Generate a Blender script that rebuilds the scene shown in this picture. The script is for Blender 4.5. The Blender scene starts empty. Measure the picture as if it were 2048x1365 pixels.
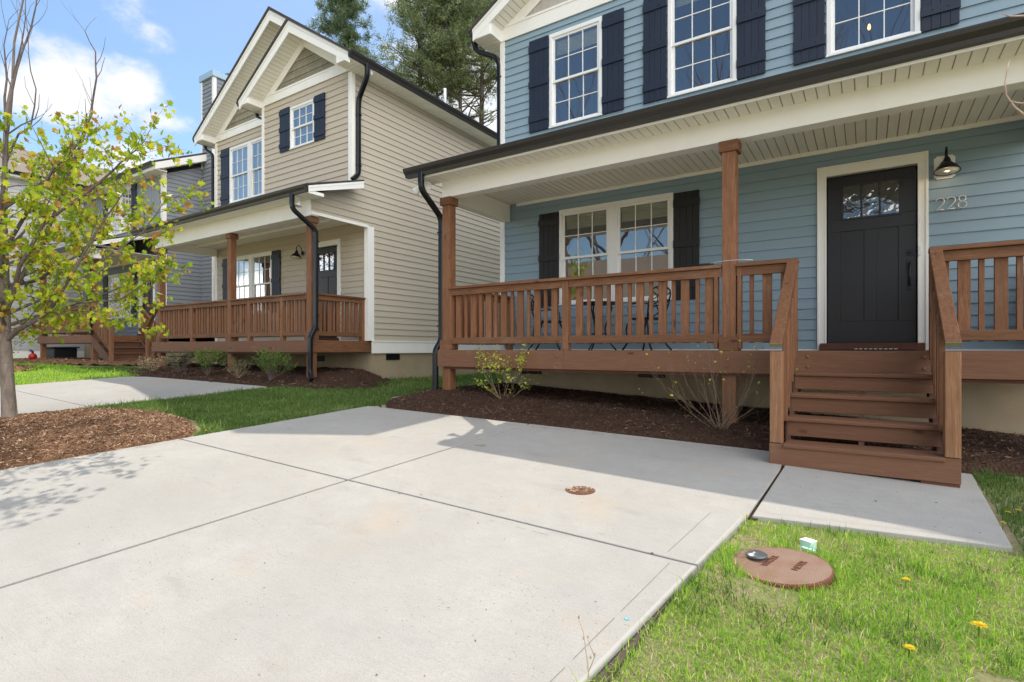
import bpy, math, random
import numpy as np
from mathutils import Vector, Matrix
R = math.radians
S = bpy.context.scene
COL = S.collection
rng = random.Random(7)
nrs = np.random.RandomState(11)

# ------------------------------------------------------------------ camera
YAW = math.atan(711/1081.)
cam = bpy.data.cameras.new('camera'); co = bpy.data.objects.new('camera', cam); COL.objects.link(co)
cam.sensor_width = 36; cam.lens = 36*1081/2048.; cam.shift_y = 15.5/2048
cam.clip_start = .02; cam.clip_end = 3000
co.location = (0, 0, 0); co.rotation_euler = (R(90), 0, YAW)
S.camera = co

# ------------------------------------------------------------------ light
SUNV = Vector((-2.10, 1.672, 3.39)).normalized()
ELEV = math.asin(SUNV.z); AZ = math.atan2(SUNV.x, SUNV.y)
sl = bpy.data.lights.new('sun', 'SUN'); so = bpy.data.objects.new('sun', sl); COL.objects.link(so)
sl.energy = 2.6; sl.angle = R(.5); sl.color = (1, .92, .80)
so.rotation_euler = SUNV.to_track_quat('Z', 'Y').to_euler()
so.location = (-20, 20, 40)
W = bpy.data.worlds.new('World'); S.world = W; W.use_nodes = True
wt = W.node_tree; wt.nodes.clear()
def wn(t, **k):
    n = wt.nodes.new(t)
    for a, b in k.items(): setattr(n, a, b)
    return n
wl = wt.links.new
sky = wn('ShaderNodeTexSky', sky_type='NISHITA', sun_disc=False)
sky.sun_elevation = ELEV; sky.sun_rotation = AZ; sky.air_density = 1.0; sky.dust_density = .25; sky.ozone_density = 1.0
bg = wn('ShaderNodeBackground'); bg.inputs[1].default_value = .086
bg_fill = wn('ShaderNodeBackground'); bg_fill.inputs[0].default_value = (.985, .99, 1, 1); bg_fill.inputs[1].default_value = 1.85
tc = wn('ShaderNodeTexCoord')
def wmath(op, a, b=None, c=None, clamp=False):
    n = wn('ShaderNodeMath', operation=op); n.use_clamp = clamp
    for i, v in enumerate((a, b, c)):
        if v is None: continue
        if isinstance(v, (int, float)): n.inputs[i].default_value = v
        else: wl(v, n.inputs[i])
    return n.outputs[0]
nz1 = wn('ShaderNodeTexNoise'); nz1.inputs['Scale'].default_value = 9; nz1.inputs['Detail'].default_value = 8; nz1.inputs['Roughness'].default_value = .62
mp = wn('ShaderNodeMapping'); mp.inputs['Scale'].default_value = (1, 1, 1.7); wl(tc.outputs['Generated'], mp.inputs[0]); wl(mp.outputs[0], nz1.inputs['Vector'])
def blobs(lst):
    acc = None
    for d, rad, amp, zs in lst:
        q = wn('ShaderNodeVectorMath', operation='SUBTRACT'); wl(tc.outputs['Generated'], q.inputs[0]); q.inputs[1].default_value = d
        m = wn('ShaderNodeVectorMath', operation='MULTIPLY'); wl(q.outputs[0], m.inputs[0]); m.inputs[1].default_value = (1, 1, zs)
        l = wn('ShaderNodeVectorMath', operation='LENGTH'); wl(m.outputs[0], l.inputs[0])
        v = wmath('MULTIPLY', wmath('SUBTRACT', 1.0, wmath('DIVIDE', l.outputs['Value'], rad), clamp=True), amp)
        acc = v if acc is None else wmath('MAXIMUM', acc, v)
    return acc
def cover(acc, lo, hi, namp, top):
    den = wmath('ADD', wmath('MULTIPLY', acc, 1.35), wmath('MULTIPLY', wmath('SUBTRACT', nz1.outputs['Fac'], .5), namp))
    gate = wmath('MULTIPLY', acc, 4.0, clamp=True)
    rp = wn('ShaderNodeValToRGB'); rp.color_ramp.elements[0].position = lo; rp.color_ramp.elements[1].position = hi; rp.color_ramp.interpolation = 'EASE'; wl(den, rp.inputs[0])
    return wmath('MULTIPLY', wmath('MULTIPLY', rp.outputs[0], gate), top)
near = cover(blobs([((-.893, .278, .352), .11, 1.15, 1.7), ((-.869, .33, .368), .08, .95, 1.6), ((-.912, .24, .335), .07, .9, 1.6), ((-.86, .386, .333), .06, .8, 2.1),
    ((-.831, .323, .452), .055, .5, 1.5), ((-.823, .35, .437), .05, .48, 1.4), ((-.88, .37, .255), .14, .95, 2.4), ((-.606, .595, .54), .08, .8, 1.5), ((-.573, .685, .45), .15, .8, 1.3), ((-.52, .72, .38), .16, .95, 1.6)]), .12, 1.25, 2.6, 1.0)
far = cover(blobs([((.85, -.25, .45), .95, 1.5, .8), ((.35, -.45, .82), .62, 1.3, 1), ((-.75, -.62, .06), .36, 1.3, 2.6), ((.38, -.92, .06), .50, 1.8, 2.2), ((.6, -.8, .2), .55, 1.5, 1.4)]), .22, .85, 2.1, .93)  # unseen bright cloud banks behind and beside the camera, added as fill light
bgn = wn('ShaderNodeBackground'); bgn.inputs[0].default_value = (.98, .985, 1, 1); bgn.inputs[1].default_value = .62
mixn = wn('ShaderNodeMixShader'); wl(near, mixn.inputs[0]); wl(bg.outputs[0], mixn.inputs[1]); wl(bgn.outputs[0], mixn.inputs[2])
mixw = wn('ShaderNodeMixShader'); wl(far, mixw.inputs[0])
tn = wn('ShaderNodeMix', data_type='RGBA', blend_type='MULTIPLY'); tn.inputs[0].default_value = 1; tn.inputs[7].default_value = (.93, 1.03, 1.06, 1); wl(sky.outputs[0], tn.inputs[6]); wl(tn.outputs[2], bg.inputs[0]); wl(mixn.outputs[0], mixw.inputs[1]); wl(bg_fill.outputs[0], mixw.inputs[2])
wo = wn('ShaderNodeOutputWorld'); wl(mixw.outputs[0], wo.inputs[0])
S.view_settings.view_transform = 'Standard'; S.view_settings.look = 'None'; S.view_settings.gamma = 1
S.view_settings.use_curve_mapping = False; S.view_settings.exposure = .80
S.cycles.max_bounces = 10; S.cycles.diffuse_bounces = 5; S.cycles.glossy_bounces = 5; S.cycles.transparent_max_bounces = 24
S.cycles.sample_clamp_indirect = 6

# ------------------------------------------------------------------ materials
class T:
    def __init__(s, name):
        s.m = bpy.data.materials.new(name); s.m.use_nodes = True; s.t = s.m.node_tree
        s.b = s.t.nodes['Principled BSDF']; s.o = s.t.nodes['Material Output']; s._c = None
    def n(s, ty, ins=None, **k):
        x = s.t.nodes.new(ty)
        for a, b in k.items(): setattr(x, a, b)
        for a, b in (ins or {}).items(): s.set(x.inputs[a], b)
        return x
    def set(s, sock, v):
        if hasattr(v, 'is_output'): s.t.links.new(v, sock)
        else:
            if isinstance(v, tuple) and len(v) == 3 and sock.type == 'RGBA': v = v+(1,)
            sock.default_value = v
    def co(s, sc=(1, 1, 1), rot=(0, 0, 0)):
        if s._c is None: s._c = s.n('ShaderNodeTexCoord').outputs['Object']
        return s.n('ShaderNodeMapping', {'Vector': s._c, 'Scale': sc, 'Rotation': rot}).outputs[0]
    def noise(s, sc, det=4, ro=.55, v=None, dist=0): return s.n('ShaderNodeTexNoise', {'Vector': v if v is not None else s.co(), 'Scale': sc, 'Detail': det, 'Roughness': ro, 'Distortion': dist}).outputs['Fac']
    def ramp(s, f, *st):
        x = s.n('ShaderNodeValToRGB', {0: f}); e = x.color_ramp.elements
        while len(e) < len(st): e.new(.5)
        for el, (p, c) in zip(e, st):
            el.position = p; el.color = (c, c, c, 1) if isinstance(c, (int, float)) else tuple(c)+(1,)
        return x.outputs[0]
    def mix(s, f, a, b, mode='MIX'):
        x = s.n('ShaderNodeMix', data_type='RGBA', blend_type=mode); x.clamp_factor = True
        s.set(x.inputs[0], f); s.set(x.inputs[6], a); s.set(x.inputs[7], b); return x.outputs[2]
    def math(s, op, a, b=0.0, c=None, clamp=False):
        x = s.n('ShaderNodeMath', operation=op); x.use_clamp = clamp; s.set(x.inputs[0], a); s.set(x.inputs[1], b)
        if c is not None: s.set(x.inputs[2], c)
        return x.outputs[0]
    def rnd(s): return s.n('ShaderNodeAttribute', attribute_name='rnd').outputs['Fac']
    def bump(s, h, st=.3, d=.01): s.set(s.b.inputs['Normal'], s.n('ShaderNodeBump', {'Height': h, 'Strength': st, 'Distance': d}).outputs[0])
    def fin(s, c, ro=.6, spec=.4, metal=0):
        s.set(s.b.inputs['Base Color'], c); s.set(s.b.inputs['Roughness'], ro); s.set(s.b.inputs['Specular IOR Level'], spec); s.set(s.b.inputs['Metallic'], metal)
        return s.m
def paint(name, c, ro=.5, var=.08, sc=3, bump=.15, spec=.4, metal=0, dirt=0.0, dirtc=(.3, .24, .15)):
    t = T(name)
    f = t.noise(sc, 5); k = t.mix(f, tuple(x*(1-var) for x in c), tuple(min(1, x*(1+var)) for x in c))
    k = t.mix(t.rnd(), k, tuple(min(1, x*(1+var*.6)) for x in c))
    if dirt:
        d = t.ramp(t.noise(2.2, 8, .7), (.5, 0.0), (.75, dirt)); k = t.mix(d, k, dirtc)
    t.bump(t.noise(120, 3), bump, .002)
    return t.fin(k, ro, spec, metal)
def siding(name, c, c2):
    t = T(name)
    f = t.noise(1.3, 6, .6); g = t.noise(14, 4, .6, t.co((.25, .25, 6)))
    k = t.mix(f, c, c2); k = t.mix(t.math('MULTIPLY', g, .35), k, tuple(x*.82 for x in c))
    k = t.mix(t.math('MULTIPLY', t.rnd(), .18), k, tuple(min(1, x*1.18) for x in c2))
    t.bump(t.noise(60, 4, .6, t.co((.12, .12, 3))), .25, .003)
    return t.fin(k, .5, .35)
def wood(name, ax, c=(.225, .10, .047), dk=(.085, .033, .015), lt=(.375, .185, .09)):
    t = T(name)
    sc = [14, 14, 14]; sc['xyz'.index(ax)] = .9
    off = t.n('ShaderNodeVectorMath', operation='ADD'); t.set(off.inputs[0], t.co(tuple(sc)))
    cmb = t.n('ShaderNodeCombineXYZ', {0: t.math('MULTIPLY', t.rnd(), 37.), 1: t.math('MULTIPLY', t.rnd(), 91.), 2: t.math('MULTIPLY', t.rnd(), 53.)})
    t.set(off.inputs[1], cmb.outputs[0]); v = off.outputs[0]
    gr = t.noise(2.6, 7, .62, v, .8); fine = t.noise(11, 4, .7, v)
    k = t.mix(t.ramp(gr, (.3, 0.0), (.72, 1.0)), dk, lt); k = t.mix(.40, k, c)
    k = t.mix(t.ramp(fine, (.35, .55), (.6, 0.0)), k, dk)
    k = t.mix(t.math('MULTIPLY', t.rnd(), .62), k, tuple(x*.62 for x in c))
    vs = [5, 5, 5]; vs['xyz'.index(ax)] = 2.1
    kn = t.n('ShaderNodeTexVoronoi', {'Vector': t.co(tuple(vs)), 'Scale': 1.0, 'Randomness': 1.0}).outputs['Distance']
    k = t.mix(t.ramp(kn, (.065, .9), (.13, 0.0)), k, (.055, .02, .01))
    k = t.mix(t.ramp(t.noise(1.7, 7, .7), (.55, 0.0), (.8, .35)), k, (.36, .27, .19))
    t.bump(t.math('ADD', gr, t.math('MULTIPLY', fine, .6)), .6, .005)
    return t.fin(k, .62, .3)
M = {}
M['blue'] = siding('blue_siding', (.235, .325, .385), (.275, .37, .435))
M['tan'] = siding('tan_siding', (.50, .43, .335), (.55, .48, .38))
M['slate'] = siding('slate_siding', (.21, .26, .32), (.25, .30, .36)); M['grey'] = siding('grey_siding', (.21, .225, .25), (.25, .265, .29))
M['pale'] = siding('pale_siding', (.46, .465, .47), (.52, .52, .52))
M['battens'] = siding('batten_siding', (.27, .29, .32), (.31, .33, .36))
M['taupe'] = siding('taupe_battens', (.47, .43, .39), (.52, .48, .44))
def shake():
    t = T('shake_siding'); b = t.n('ShaderNodeTexBrick', {'Vector': t.co((1, 1, 1), (R(90), 0, 0)), 'Color1': (.27, .245, .175), 'Color2': (.33, .30, .22), 'Mortar': (.10, .09, .065), 'Scale': 1.0, 'Mortar Size': .004, 'Brick Width': .19, 'Row Height': .17})
    b.offset = .43; b.squash = .7; b.squash_frequency = 3
    g = t.noise(30, 4, .6, t.co((4, 4, .3)))
    k = t.mix(t.math('MULTIPLY', g, .4), b.outputs['Color'], (.18, .16, .11)); t.bump(g, .4, .004); return t.fin(k, .7, .3)
M['shake'] = shake()
M['white'] = paint('white_trim', (.86, .84, .79), .45, .03, 2, .1, dirt=.10)
M['soffit'] = paint('cream_soffit', (.88, .85, .76), .5, .04, 2, .1, dirt=.12)
M['groove'] = paint('soffit_groove', (.40, .36, .29), .7, .05)
M['sash'] = paint('white_vinyl', (.82, .82, .80), .35, .02)
M['shutter'] = paint('navy_shutter', (.014, .021, .040), .5, .25, 4, .25, dirt=.1, dirtc=(.05, .055, .07))
M['shutterw'] = paint('charcoal_shutter', (.017, .016, .017), .55, .25, 4, .25)
M['doorp'] = paint('door_paint', (.016, .016, .019), .38, .12, 3, .12)
M['black'] = paint('black_metal', (.012, .013, .016), .32, .2, 6, .1, metal=.3)
M['bronze'] = paint('dark_bronze_gutter', (.030, .026, .023), .38, .2, 3, .08, dirt=.12, dirtc=(.09, .075, .055))
M['iron'] = paint('cast_iron', (.012, .012, .014), .45, .2, 20, .4)
M['zinc'] = paint('brushed_steel', (.62, .60, .56), .38, .1, 30, .1, metal=.5)
M['chcap'] = paint('chimney_cap', (.36, .50, .62), .4, .08, metal=.2)
M['dome'] = paint('worn_dark_dome', (.13, .14, .15), .35, .2, 30, .1, metal=.4); M['greyplast'] = paint('grey_plastic', (.33, .33, .32), .5, .1)
M['whiteplast'] = paint('white_plastic', (.8, .8, .78), .4, .05)
M['bin'] = paint('bin_plastic', (.018, .022, .028), .5, .2)
M['red'] = paint('red_rubber', (.36, .012, .015), .35, .1)
M['teal'] = paint('teal_plastic', (.12, .42, .42), .4, .2, 40)
M['teallight'] = paint('green_tinted_plastic', (.45, .66, .58), .35, .2, 40)
M['intw'] = paint('interior_wall', (.30, .28, .25), .8, .05)
M['blind'] = paint('blind_slats', (.80, .80, .55), .6, .06)
M['curtain'] = paint('sheer_curtain', (.30, .38, .40), .8, .08)
M['mat'] = paint('mat_rubber', (.03, .025, .025), .9, .3, 60, .5)
M['stone'] = paint('weathered_stone', (.42, .41, .37), .8, .2, 12, .6)
M['px'] = wood('painted_timber', 'x', (.205, .098, .054), (.15, .068, .037), (.255, .128, .074)); M['wx'] = wood('stained_wood_x', 'x'); M['wy'] = wood('stained_wood_y', 'y'); M['wz'] = wood('stained_wood_z', 'z', (.26, .115, .055), (.10, .038, .017), (.43, .21, .105))
M['rawz'] = wood('worn_newel_wood', 'z', (.33, .165, .083), (.15, .065, .03), (.46, .245, .13))
M['endg'] = paint('weathered_end_grain', (.16, .15, .07), .8, .3, 30, .5)
M['dkw'] = wood('dark_wood_x', 'x', (.15, .058, .034), (.075, .028, .018), (.21, .085, .05))
M['dky'] = wood('dark_wood_y', 'y', (.15, .075, .048), (.085, .04, .026), (.21, .11, .075))
def found():
    t = T('parged_foundation')
    k = t.mix(t.ramp(t.noise(1.6, 8, .65), (.35, 0.0), (.7, 1.0)), (.36, .275, .175), (.44, .35, .24))
    sp = t.n('ShaderNodeSeparateXYZ', {0: t.co()}).outputs[2]
    k = t.mix(t.ramp(t.noise(3, 6, .7), (.45, 0.0), (.7, .45)), k, (.30, .30, .24))
    t.bump(t.noise(40, 5, .7), .5, .006); return t.fin(k, .85, .2)
M['found'] = found()
def concrete():
    t = T('concrete')
    a = t.noise(.9, 7, .6); b = t.noise(7, 5, .65); c = t.noise(220, 3, .7)
    k = t.mix(t.ramp(a, (.3, 0.0), (.7, 1.0)), (.365, .347, .315), (.445, .427, .392))
    k = t.mix(t.ramp(b, (.32, .5), (.64, 0.0)), k, (.34, .325, .30))
    k = t.mix(t.ramp(c, (.36, .75), (.54, 0.0)), k, (.28, .265, .245))
    br = t.noise(55, 4, .7, t.co((.15, 1.6, 1), (0, 0, .12)))
    k = t.mix(t.ramp(br, (.38, .22), (.5, 0.0)), k, (.30, .288, .268))
    pv = t.n('ShaderNodeTexVoronoi', {'Vector': t.co((1, 1.7, 1)), 'Scale': 26.0}).outputs['Distance']
    pm = t.math('MULTIPLY', t.ramp(pv, (.07, 1.0), (.14, 0.0)), t.ramp(t.noise(2.6, 4, .7), (.44, 0.0), (.58, 1.0)))
    k = t.mix(t.math('MULTIPLY', pm, .9), k, (.16, .148, .13))
    st = t.ramp(t.noise(1.15, 6, .6, t.n('ShaderNodeVectorMath', {0: t.co(), 1: (5.3, 2.1, 0)}, operation='ADD').outputs[0]), (.58, 0.0), (.74, .6))
    k = t.mix(st, k, (.43, .33, .225))
    wet = t.ramp(t.noise(1.9, 7, .62, t.n('ShaderNodeVectorMath', {0: t.co((.6, 1.5, 1)), 1: (9.3, 7.1, 0)}, operation='ADD').outputs[0]), (.54, 0.0), (.72, .30))
    k = t.mix(wet, k, (.29, .285, .28))
    sm = t.ramp(t.noise(3.1, 6, .65, t.n('ShaderNodeVectorMath', {0: t.co((.5, 1.3, 1), (0, 0, .5)), 1: (3.3, 17.1, 0)}, operation='ADD').outputs[0]), (.60, 0.0), (.70, .32)); k = t.mix(sm, k, (.25, .235, .21))
    t.bump(t.math('ADD', t.math('MULTIPLY', br, .5), t.math('SUBTRACT', c, pm)), .4, .003)
    return t.fin(k, .85, .2)
M['conc'] = concrete()
M['conce'] = paint('tooled_concrete', (.40, .382, .35), .8, .10, 9, .5)
M['hair'] = paint('hairline', (.21, .195, .17), .9, .3, 60); M['joint'] = paint('joint_dirt', (.085, .068, .045), .95, .4, 40, .8)
def soil():
    t = T('lawn_soil')
    a = t.noise(2.2, 6, .65); b = t.noise(60, 5, .75)
    k = t.mix(t.ramp(a, (.38, 0.0), (.62, 1.0)), (.23, .29, .09), (.50, .40, .27))
    k = t.mix(t.ramp(b, (.35, .8), (.6, 0.0)), k, (.20, .20, .09)); k = t.mix(t.ramp(t.noise(33, 5, .8), (.55, 0.0), (.7, .6)), k, (.33, .27, .15))
    t.bump(b, 1, .02); return t.fin(k, .95, .1)
M['soil'] = soil()
def mulch(name, c1, c2, c3):
    t = T(name)
    v = t.n('ShaderNodeTexVoronoi', {'Vector': t.co((1, 1, 1)), 'Scale': 38.0}); a = t.noise(24, 6, .75); b = t.noise(1.4, 4)
    k = t.mix(t.ramp(a, (.3, 0.0), (.7, 1.0)), c1, c2); k = t.mix(t.ramp(v.outputs['Distance'], (.1, 0.0), (.7, .6)), k, c3); k = t.mix(t.math('MULTIPLY', b, .4), k, c1)
    t.bump(t.math('ADD', a, v.outputs['Distance']), 1, .03); return t.fin(k, .95, .1)
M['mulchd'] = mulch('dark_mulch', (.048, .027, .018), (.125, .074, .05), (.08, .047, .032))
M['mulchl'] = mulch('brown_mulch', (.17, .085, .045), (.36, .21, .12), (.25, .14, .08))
def chips(name, a, b, c):
    t = T(name); k = t.ramp(t.rnd(), (0.0, a), (.6, b), (1.0, c)); return t.fin(k, .9, .15)
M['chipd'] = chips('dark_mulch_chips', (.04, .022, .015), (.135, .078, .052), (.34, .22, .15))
M['chipl'] = chips('brown_mulch_chips', (.12, .055, .03), (.33, .195, .115), (.66, .48, .33))
def leafm(name, st, tr=.45, ro=.5):
    t = T(name); k = t.ramp(t.rnd(), *st)
    t.fin(k, ro, .35); tl = t.n('ShaderNodeBsdfTranslucent', {'Color': k}); mx = t.n('ShaderNodeMixShader', {0: tr, 1: t.b.outputs[0], 2: tl.outputs[0]})
    t.t.links.new(mx.outputs[0], t.o.inputs[0]); return t.m
M['leaf'] = leafm('maple_leaves', ((0.0, (.16, .27, .015)), (.35, (.30, .41, .02)), (.68, (.56, .58, .04)), (.82, (.48, .30, .06)), (1.0, (.28, .11, .035))), .5)
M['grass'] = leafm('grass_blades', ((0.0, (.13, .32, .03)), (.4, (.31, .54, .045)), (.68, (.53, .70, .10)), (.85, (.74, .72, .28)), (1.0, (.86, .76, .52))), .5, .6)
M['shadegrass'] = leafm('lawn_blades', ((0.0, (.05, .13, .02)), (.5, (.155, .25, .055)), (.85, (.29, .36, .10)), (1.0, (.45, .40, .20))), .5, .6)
M['needle'] = leafm('pine_needles', ((0.0, (.08, .12, .055)), (.5, (.21, .265, .115)), (.85, (.33, .38, .16)), (1.0, (.38, .40, .19))), .4)
M['needleb'] = leafm('evergreen_needles', ((0.0, (.06, .11, .06)), (.5, (.13, .20, .10)), (1.0, (.34, .38, .17))), .4)
M['shrubg'] = leafm('shrub_leaves', ((0.0, (.07, .13, .02)), (.6, (.16, .26, .04)), (1.0, (.30, .36, .08))), .4)
M['shrubd'] = leafm('dull_shrub_leaves', ((0.0, (.09, .10, .05)), (.6, (.16, .17, .08)), (1.0, (.26, .23, .12))), .3)
M['straw'] = leafm('dry_stalks', ((0.0, (.26, .17, .09)), (.6, (.45, .33, .20)), (1.0, (.62, .50, .34))), .2)
M['bud'] = leafm('yellow_green_buds', ((0.0, (.22, .34, .05)), (.5, (.48, .55, .07)), (1.0, (.75, .72, .08))), .45)
M['pink'] = leafm('pink_buds', ((0.0, (.42, .22, .20)), (.6, (.50, .30, .26)), (1.0, (.55, .40, .2))), .3)
def bark(name, a, b, sc=1.0):
    t = T(name); f = t.noise(14*sc, 7, .7, t.co((1, 1, .25))); g = t.noise(9*sc, 3, .5, t.co((.3, .3, 3)))
    k = t.mix(t.ramp(f, (.35, 0.0), (.65, 1.0)), a, b); k = t.mix(t.ramp(g, (.6, 0.0), (.7, .3)), k, tuple(x*.55 for x in a)); t.bump(f, .8, .01); return t.fin(k, .85, .2)
M['bark'] = bark('maple_bark', (.13, .10, .08), (.29, .24, .20), 1.5)
M['twig'] = bark('grey_twigs', (.10, .08, .08), (.21, .17, .155), 3)
M['pbark'] = bark('pine_bark', (.05, .042, .035), (.12, .10, .08), .5)
M['drytwig'] = bark('brown_twigs', (.20, .14, .09), (.36, .27, .19), 4)
M['rtwig'] = bark('pale_pink_twig', (.40, .22, .16), (.62, .50, .42), 5)
def roofm():
    t = T('roof_shingles'); b = t.n('ShaderNodeTexBrick', {'Vector': t.co(), 'Color1': (.035, .031, .029), 'Color2': (.07, .06, .055), 'Mortar': (.015, .013, .012), 'Scale': 1.0, 'Mortar Size': .008, 'Brick Width': .3, 'Row Height': .14})
    k = t.mix(t.noise(90, 3), b.outputs['Color'], (.09, .08, .075)); t.bump(b.outputs['Fac'], .4, .01); return t.fin(k, .9, .2)
M['roof'] = roofm()
M['roofb'] = paint('brown_roof', (.17, .135, .105), .9, .3, 3, .6)
def rusty():
    t = T('rusty_cover')
    w = t.n('ShaderNodeVectorMath', {0: t.co((520, 520, 520))}, operation='SINE').outputs[0]; sp = t.n('ShaderNodeSeparateXYZ', {0: w})
    h = t.math('MULTIPLY', sp.outputs[0], sp.outputs[1])
    k = t.mix(t.ramp(t.noise(9, 7, .7), (.35, 0.0), (.65, 1.0)), (.46, .25, .16), (.56, .40, .31)); k = t.mix(t.ramp(h, (.1, .75), (.6, 0.0)), k, (.10, .05, .03))
    t.bump(h, .6, .006); return t.fin(k, .65, .4)
M['rust'] = rusty()
M['rustd'] = paint('dark_rust', (.16, .06, .035), .8, .3, 30, .6)
def glassm(name, tint=(.9, .93, .93), boost=2.6, add=.07, wavy=0.0):
    t = T(name); t.t.nodes.remove(t.b)
    tr = t.n('ShaderNodeBsdfTransparent', {'Color': tint}); gl = t.n('ShaderNodeBsdfGlossy', {'Color': (1, 1, 1), 'Roughness': .004})
    nb = t.n('ShaderNodeBump', {'Height': t.noise(5 if wavy else 1.1, 3, .5), 'Strength': wavy if wavy else .05, 'Distance': .03}); t.set(gl.inputs['Normal'], nb.outputs[0])
    fr = t.n('ShaderNodeFresnel', {'IOR': 1.5}); f = t.math('MULTIPLY_ADD', fr.outputs[0], boost, add, clamp=True)
    mx = t.n('ShaderNodeMixShader', {0: f, 1: tr.outputs[0], 2: gl.outputs[0]}); t.t.links.new(mx.outputs[0], t.o.inputs[0]); return t.m
M['glass'] = glassm('window_glass', boost=3.6, add=.19)
M['dglass'] = glassm('textured_door_glass', (.5, .52, .55), 3.0, .14, .5)
def emis(name, c, s):
    t = T(name); t.fin((.9, .8, .6)); t.set(t.b.inputs['Emission Color'], c); t.b.inputs['Emission Strength'].default_value = s; return t.m
M['bulb'] = emis('lit_bulb', (1, .72, .42), 3.2)
M['bulbf'] = emis('lit_filament', (1, .42, .12), 3.5)
M['shadein'] = paint('cream_shade_lining', (.85, .78, .62), .4, .02)
M['yellow'] = leafm('dandelion_yellow', ((0.0, (.75, .50, .01)), (1.0, (.9, .68, .03))), .3)

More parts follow.
